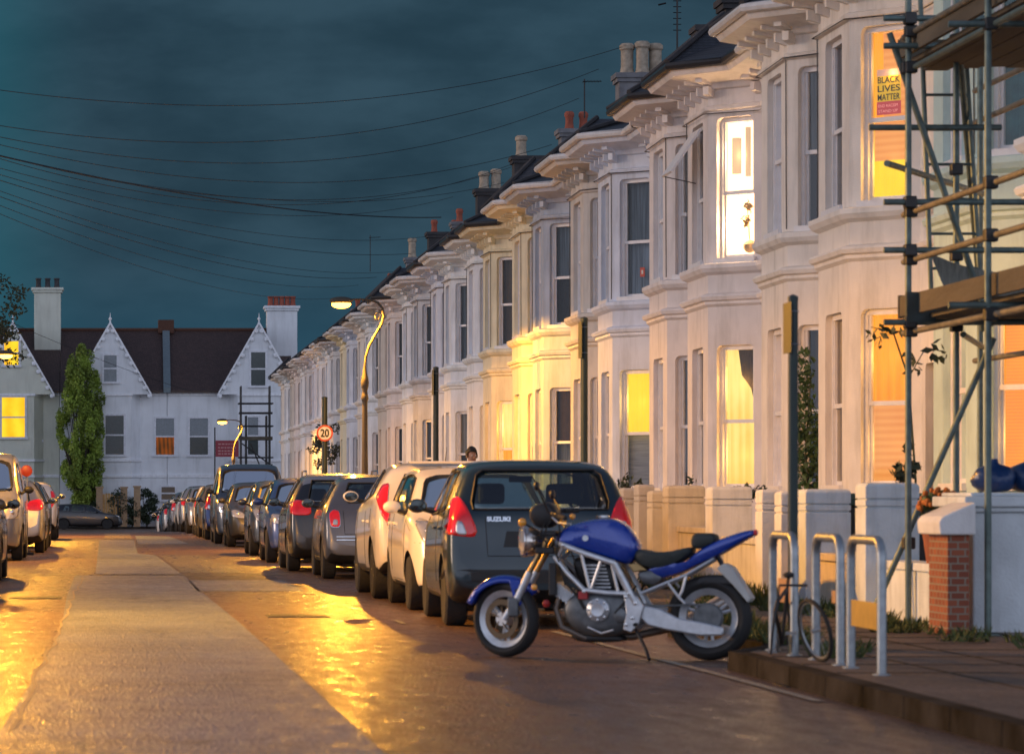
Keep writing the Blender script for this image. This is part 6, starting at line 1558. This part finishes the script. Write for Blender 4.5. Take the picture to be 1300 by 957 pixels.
# ------------------------------------------------------------------ far gabled houses across the junction
YF = 212.0; sF = F/YF
def fxx(px): return (px-VX)/sF
def fzz(py): return CH+(VY-py)/sF
M_fw = mat('far_white', (.74,.77,.80), .85, var=.08, scale=.8, grime=.3); M_fc = mat('far_cream', (.62,.64,.55), .85, var=.08, scale=.8, grime=.3)
M_tile = slate_mat('clay_tile', (.055,.032,.026), 3.2); M_ridge = mat('ridge_clay', (.09,.04,.025), .9); M_lead = mat('verge_lead', (.13,.17,.19), .6)
EV = fzz(497); RG = fzz(417)
def fbox(m_, px0, px1, py0, py1, y0, y1, ox): m_.box((fxx(px0)-ox, y0, fzz(py1)), (fxx(px1)-ox, y1, fzz(py0)))
def gable_house(px0, px1, gc, label, wallm, wins, lits, gy0=0.0, base_px=None, bay=(0,0)):
    """px spans measured in the picture converted to metres at the houses' own distance"""
    x0, x1 = fxx(px0), fxx(px1); xc = (x0+x1)/2; t = thing('gabled_house', label, 'house', (xc, YF, -.7), 0, 'gabled houses across the far junction')
    def A(x, y, z): return (x-xc, y, z+.7)
    m = MB(); m.box(A(x0+.003,0,-.9), A(x1-.003,9,EV)); m.build('wall', wallm, t)
    gx = fxx(gc); gw = 2.42; gp = fzz(412)
    g = MB(); g.prism([(gx-gw-xc, EV-.2+.7), (gx+gw-xc, EV-.2+.7), (gx-xc, gp+.7)], lambda a, b, tt: (a, tt, b), -.9, 2.5); g.build('gable', wallm, t)
    # projecting bay under the gable
    bw = 1.85; b_ = MB(); b_.prism([(gx-bw-xc,0),(gx-bw+.55-xc,-.85),(gx+bw-.55-xc,-.85),(gx+bw-xc,0)], lambda a, b, tt: (a, b, tt), -.2, EV-.15+.7); b_.build('bay', wallm, t)
    b_ = MB()
    for z in (fzz(503), fzz(586), fzz(606)): b_.prism([(gx-bw-.1-xc,0),(gx-bw+.5-xc,-.95),(gx+bw-.5-xc,-.95),(gx+bw+.1-xc,0)], lambda a, b, tt: (a, b, tt), z+.7, z+.7+.14)
    b_.box(A(x0+.01,-.06,fzz(606)), A(x1-.01,0,fzz(602))); b_.box(A(x0+.01,-.10,EV-.25), A(x1-.01,0,EV-.02)); b_.build('string_course', mat('far_trim', (.78,.80,.83), .7), t)
    rf = MB(); z0 = EV+.7; z1 = RG+.7; X0, X1 = x0-xc, x1-xc
    rf.prism([(-.35,z0-.08),(-.35,z0+.05),(4.5,z1+.12),(4.5,z1)], lambda a, b, tt: (tt, a, b), X0+.004, X1-.004); rf.prism([(9.3,z0),(4.5,z1),(4.5,z1+.12),(9.3,z0+.12)], lambda a, b, tt: (tt, a, b), X0+.004, X1-.004)
    gz = gp+.7; gr_ = gx-xc
    for s in (-1, 1): rf.add([(gr_,-1.0,gz+.05),(gr_+s*(gw+.12),-1.0,EV-.3+.7),(gr_+s*(gw+.12),2,EV-.3+.7),(gr_,4.4,gz+.05)], [(0,1,2,3)])
    ro = rf.build('roof', M_tile, t, recalc=False)
    b_ = MB()
    for s in (-1, 1):
        b_.frame_box((gr_, -1.08, gz-.05), (s*(gw+.15),0,EV-.35-gp), (0,.14,0), (0,0,.22))
        n = 9
        for i in range(n):
            f = (i+.6)/n; b_.sphere((gr_+s*(gw+.1)*f, -1.04, gz-.15+(EV-.35-gp)*f), .14, 8, (1,.4,1))
    b_.tube([(gr_,-1.02,gz),(gr_,-1.02,gz+.65)], [.06,.015], 6); b_.sphere((gr_,-1.02,gz+.3), .1, 8)
    b_.build('bargeboard', mat('far_trim', (0,0,0)), t)
    m = MB(); m.tube([(X0,4.5,z1+.14),(X1,4.5,z1+.14)], .12, 6); m.build('ridge_tiles', M_ridge, ro)
    for (a0, a1, b0, b1, bayw) in wins:
        yy_ = (0, -.87, -.92)[bayw]
        key = lits.get((a0, b0), 'dark'); f_ = MB(); xa, xb, za, zc = fxx(a0)-xc, fxx(a1)-xc, fzz(b1)+.7, fzz(b0)+.7; zm = (za+zc)/2; yo = yy_-.03
        f_.box((xa-.13,yo-.02,za-.12),(xa,yo+.16,zc+.12)); f_.box((xb,yo-.02,za-.12),(xb+.13,yo+.16,zc+.12)); f_.box((xa,yo-.02,zc),(xb,yo+.16,zc+.12)); f_.box((xa-.2,yo-.1,za-.14),(xb+.2,yo+.16,za)); f_.box((xa,yo+.0,zm-.045),(xb,yo+.09,zm+.045))
        w_ = f_.build('window', mat('far_sash', (.68,.70,.74), .6), t)
        k1, k2 = (key if isinstance(key, tuple) else (key, key))
        for kk, za_, zc_ in ((k1, zm, zc), (k2, za, zm)):
            g_ = MB(); g_.box((xa,yo+.018,za_),(xb,yo+.024,zc_)); g_.build('pane', {'dark': mat('far_dark_pane', (.04,.055,.055), .15), 'grey': mat('far_blind', (.22,.25,.27), .5), 'lit': CUR['gold'], 'warm': lit('far_warm', (.5,.12,.02), .45, (.06,.04,.02), 'plain', 4)}[kk], w_)
    return t, A, xc
w1 = [(134,157,528,577,1),(168,173,528,572,0),(198,221,531,577,0),(132,148,452,485,2),(205,222,618,634,0)]
gable_house(76, 212, 140, 'white gabled house directly behind the tall columnar tree', M_fw, [w for w in w1], {(198,531):('grey','warm'),(132,452):('grey','grey'),(134,528):('dark','dark')})
w2 = [(241,264,531,577,0),(314,327,530,577,1),(318,336,448,490,2),(244,262,618,634,0)]
gable_house(212.4, 372, 328, 'white gabled house on the right behind the scaffold tower, with a red board', M_fw, w2, {(241,531):('grey','dark'),(318,448):('dark','dark'),(314,530):('grey','dark')})
w0 = [(3,32,505,555,1),(46,51,505,558,0),(6,24,434,464,2),(-80,-60,505,555,0)]
gable_house(-110, 75.6, 17, 'cream gabled house at the left with yellow-lit windows', M_fc, w0, {(3,505):('lit','lit'),(46,505):('lit','lit'),(6,434):('lit','lit')})
# attic arches and raised party walls, chimneys
def far_stack(px0, px1, py0, py1, yo, label, potm, wm, pots=4):
    x0, x1 = fxx(px0), fxx(px1); t = thing('chimney_stack', label, 'chimney', ((x0+x1)/2, YF+yo, RG-2.5), 0, 'far chimney stacks'); hw_ = (x1-x0)/2; zt_ = fzz(py0)-(RG-2.5)
    m = MB(); m.box((-hw_,-.6,0),(hw_,.6,zt_)); m.box((-hw_-.1,-.7,zt_),(hw_+.1,.7,zt_+.15)); m.box((-hw_-.18,-.78,zt_+.15),(hw_+.18,.78,zt_+.32)); m.build('stack', wm, t, bevel=.03)
    for i in range(pots):
        m = MB(); m.lathe([(.16,0),(.2,.05),(.16,.15),(.15,.5),(.2,.55),(.17,.62),(.1,.6)], (-hw_+.25+(2*hw_-.5)*i/max(1,pots-1), 0, zt_+.32), n=10); m.build('chimney_pot', potm, t, smooth=True)
far_stack(341, 380, 392, 470, 3.0, 'broad white chimney stack with red pots right of the right-hand gable', M_pot_r, mat('far_white', (0,0,0)), 5)
far_stack(42, 76, 368, 450, 3.5, 'pale chimney stack with dark pots above the cream gabled house', M_chim_d, mat('far_cream', (0,0,0)), 3)
t = thing('party_wall', 'raised lead-capped party wall running up the tiled roof between the gables', 'wall', (fxx(212), YF, EV))
m = MB(); m.frame_box((-.22,-.45,-.1), (.44,0,0), (-.0,4.95,RG-EV+.15), (0,0,.35)); m.build('capping', M_lead, t)
m = MB(); m.box((-.5,4.1,RG-EV-.1),(.5,5.0,RG-EV+.75)); m.build('stub_chimney', M_ridge, t, bevel=.03)
# red agent's board on a post: pale lines of lettering too small to read in the photograph
t = thing('agents_board', 'red board with pale lettering on a post before the right gabled house', 'sign', (fxx(287), YF-2.2, -.68))
xs = (fxx(301)-fxx(272))/2; zc = fzz(570)+.68
m = MB(); m.tube([(-xs-.05,0,0),(-xs-.05,0,zc+1.3)], .05, 6); m.build('post', M_cl, t)
m = MB(); m.box((-xs,-.03,zc-.5),(xs,.03,zc+.5)); m.build('board', mat('board_red', (.28,.03,.045), .5), t)
m = MB(); rr = random.Random(6)
for z in (.28,.06,-.14,-.32):
    x = -xs+.15
    while x < xs-.25: l = rr.uniform(.06,.2); m.box((x,-.037,zc+z-.04),(x+l,-.031,zc+z+.04)); x += l+.05
m.build('lettering', mat('board_pale', (.5,.25,.25), .5), t)

# ------------------------------------------------------------------ trees and bushes
def tree(name, label, x, y, z, trunk_h, trunk_r, clumps, lm, n, size, seed, rnd_limb=True):
    t = thing(name, label, 'tree' if 'bush' not in name else 'bush', (x, y, z)); r = random.Random(seed)
    m = MB(); top_ = max(c[0][2]+c[1][2]*.6 for c in clumps)
    m.tube([(0,0,-.1),(r.uniform(-.05,.05),0,trunk_h*.5),(r.uniform(-.1,.1),0,trunk_h),(0,0,top_)], [trunk_r*1.3,trunk_r,trunk_r*.8,.02], 8)
    for c in clumps[::3]: m.tube([(0,0,min(trunk_h, c[0][2]*.8)), tuple((Vector(c[0])+Vector((0,0,trunk_h)))/2), c[0]], [trunk_r*.5,trunk_r*.3,.01], 5)
    m.build('trunk', mat('bark', (.06,.05,.04), .95, bump=.6, bscale=20), t)
    m = MB()
    for c, rad in clumps: leaf_cloud(m, c, rad, n, size, r)
    m.build('crown', lm, t, recalc=False)
    return t
r = random.Random(31); cl = []
for i in range(140):
    f = r.random(); zz = 1.0+f*9.7; wmax = interp([(0,.6),(.15,1.2),(.3,1.5),(.6,1.5),(.8,1.2),(.92,.8),(1,.3)], f)
    a = r.uniform(0, 2*PI); q = wmax*math.sqrt(r.random())*.9
    cl.append(((q*math.cos(a), q*math.sin(a), zz), (.30*r.uniform(.7,1.3), .30, .62*r.uniform(.7,1.4))))
tree('columnar_tree', 'tall narrow green columnar tree before the far gabled houses', fxx(102)+.1, 207.9+2.2, -.68, 1.2, .16, cl, mat('poplar_green', (.19,.27,.035), .7, var=.5, scale=1.2), 230, .085, 41)
cl = []
for i in range(60):
    a = r.uniform(0, 2*PI); q = 2.7*math.sqrt(r.random()); cl.append(((q*math.cos(a), q*math.sin(a), r.uniform(4.2,8.4)), (.42,.42,.3)))
tree('street_tree', 'dark leafy branches reaching in at the left edge from a pavement tree', -5.75, 104, .12, 3.2, .14, cl, M_leafd, 75, .075, 42)
def bush(label, x, y, z, rx_, ry_, rz_, n, lm, size, seed):
    t = thing('garden_bush', label, 'bush', (x, y, z)); r = random.Random(seed); m = MB()
    for i in range(6): m.tube([(0,0,0),(r.uniform(-.5,.5)*rx_, r.uniform(-.5,.5)*ry_, rz_*1.4)], [.05,.01], 5)
    m.build('stems', mat('bark', (0,0,0)), t)
    m = MB()
    for i in range(26):
        a = r.uniform(0,2*PI); u = r.uniform(-.9,1); q = math.sqrt(max(0,1-u*u))*r.uniform(.4,1); leaf_cloud(m, (rx_*q*math.cos(a), ry_*q*math.sin(a), rz_+rz_*u*.85), (.3,.3,.25), n//26, size, r)
    m.build('foliage', lm, t, recalc=False)
bush('dark rounded bush right of the lamplit fence at the junction', fxx(186), 209.9, -.68, .75, .6, 1.2, 2600, M_leafd, .08, 51)
bush('scruffy bush between the lamplit fence posts and the dark bush', fxx(168), 209.7, -.68, .35, .4, .9, 1200, M_leafd, .08, 52)
bush('low shrub left of the lamplit fence, at the foot of the columnar tree', fxx(118), 209.7, -.68, .6, .5, .75, 1500, M_leafd, .08, 53)
bush('climbing plant sprawling over the lamplit fence', fxx(150), 209.5, -.4, .7, .22, 1.0, 700, M_leafd, .08, 54)
t = thing('garden_fence', 'brick and timber fence glowing orange in the lamplight at the junction', 'fence', (fxx(142), 209.6, -.68))
for x0, x1, h in ((-.95,-.55,2.35),(.55,.95,2.35),(1.35,1.75,2.4)):
    m = MB(); m.box((x0,-.2,0),(x1,.2,h)); m.box((x0-.05,-.25,h),(x1+.05,.25,h+.1)); m.build('pier', brick_mat('yellow_brick', (.42,.27,.13), (.34,.2,.1), (.3,.25,.2), 3), t)
m = MB()
for i in range(7): m.box((-.55+i*.157,-.03,.1),(-.55+i*.157+.14,.02,2.0+.05*math.sin(i)))
m.build('panel', mat('fence_timber', (.5,.30,.12), .8, var=.3), t)
t = thing('garden_wall', 'low dark-topped white garden wall along the far pavement', 'wall', (0, 211.2, -.68))
m = MB(); m.box((-12,-.12,0),(-2.0,.12,.9)); m.box((2.4,-.12,0),(11,.12,.9)); m.build('wall_face', mat('far_white', (0,0,0)), t)
m = MB(); m.box((-12.02,-.17,.9),(-1.98,.17,1.0)); m.box((2.38,-.17,.9),(11.02,.17,1.0)); m.build('coping', M_chim, t)

# ------------------------------------------------------------------ telegraph pole, overhead wires, aerials
PO = Vector((-5.4, 66.0, 9.0))
t = thing('telegraph_pole', 'wooden telegraph pole on the left pavement carrying the fan of wires', 'pole', (PO.x, PO.y, .12))
m = MB(); m.tube([(0,0,0),(0,0,9.2)], [.14,.10], 12); m.build('pole', mat('pole_wood', (.07,.05,.035), .9, bump=.4), t, smooth=True)
m = MB(); m.torus((0,0,8.9), .2, .02, 'z', 16, 6); m.build('ring_head', M_galv, t)
M_wire = mat('wire_black', (.012,.012,.014), .6)
def wire(a, b, sag, r_, label):
    a, b = Vector(a), Vector(b); n = 40; m = MB(); L0 = (a+b)/2
    m.tube([(a.lerp(b, i/n) - Vector((0,0,sag*4*(i/n)*(1-i/n)))) - L0 for i in range(n+1)], r_, 5)
    tag(m.build('overhead_wire', M_wire, loc=L0, smooth=True), label, 'wire', 'overhead wires fanning from the telegraph pole')
ends = [ # picture x, y of the far end, its distance, sag
 (790,60,84,1.1,.008),(760,88,86,1.35,.008),(735,125,93,1.5,.008),(700,184,96,1.3,.008),(675,198,104,1.7,.008),(650,212,112,1.4,.008),(640,232,112,1.1,.008),(560,276,130,.55,.02),
 (575,250,128,1.2,.008),(545,300,136,.9,.008),(522,322,142,.8,.010),(500,345,150,.9,.008),(478,352,156,.9,.010),(455,362,163,1.0,.008),(430,378,170,1.0,.008)]
for i, (x, y, Y_, sg, r_) in enumerate(ends):
    b = (wx(x, Y_), Y_, wz(y, Y_)); a = (PO.x+.15, PO.y+.12*math.sin(i), PO.z - .075*i + (.5 if i == 0 else 0))
    lb = ('thickest overhead wire, dropping to the red chimney pots' if r_ > .015 else 'thin overhead wire, %s from the top where the wires reach the roofs' % ORD[i])
    wire(a, b, sg, r_, lb)
wire((-14, 150, 13.5), (4, 190, 7.0), .6, .012, 'thin overhead wire low at the left above the gabled houses')
def aerial(x, y, z, h, label):
    t = thing('tv_aerial', label, 'aerial', (x, y, z)); m = MB(); m.tube([(0,0,0),(0,0,h)], .02, 6); m.build('mast', M_blk, t)
    m = MB(); m.tube([(-.05,-.05,h*.93),(.45,.1,h*.95)], .012, 5)
    for i in range(6): c = Vector((-.02+i*.08, 0, h*.935)); m.tube([c+Vector((0,-.25,0)), c+Vector((0,.25,0))], .007, 4)
    m.build('array', M_blk, t)
def x_yagi(): pass
t = thing('tv_aerial', 'tall mast aerial with stacked bars on the roof beside the poster house', 'aerial', (12.4, 76, 10.8))
m = MB(); m.tube([(0,0,0),(0,0,2.4)], .022, 6); m.build('mast', M_blk, t)
m = MB()
for i in range(9): m.tube([(-.09,0,.7+i*.13),(.09,0,.7+i*.13)], .010, 4)
m.tube([(0,0,1.95),(-.2,0,1.9)], .012, 4); m.tube([(-.25,0,1.3),(-.42,0,1.26)], .02, 4); m.build('array', M_blk, t)
aerial(wx(470,150), 150, wz(345,150), 1.6, 'small aerial rising above the distant roofs left of the tall street lamp')
aerial(wx(742,88), 88, wz(150,88), 1.0, 'aerial on the roofs beside the buff chimney pots')
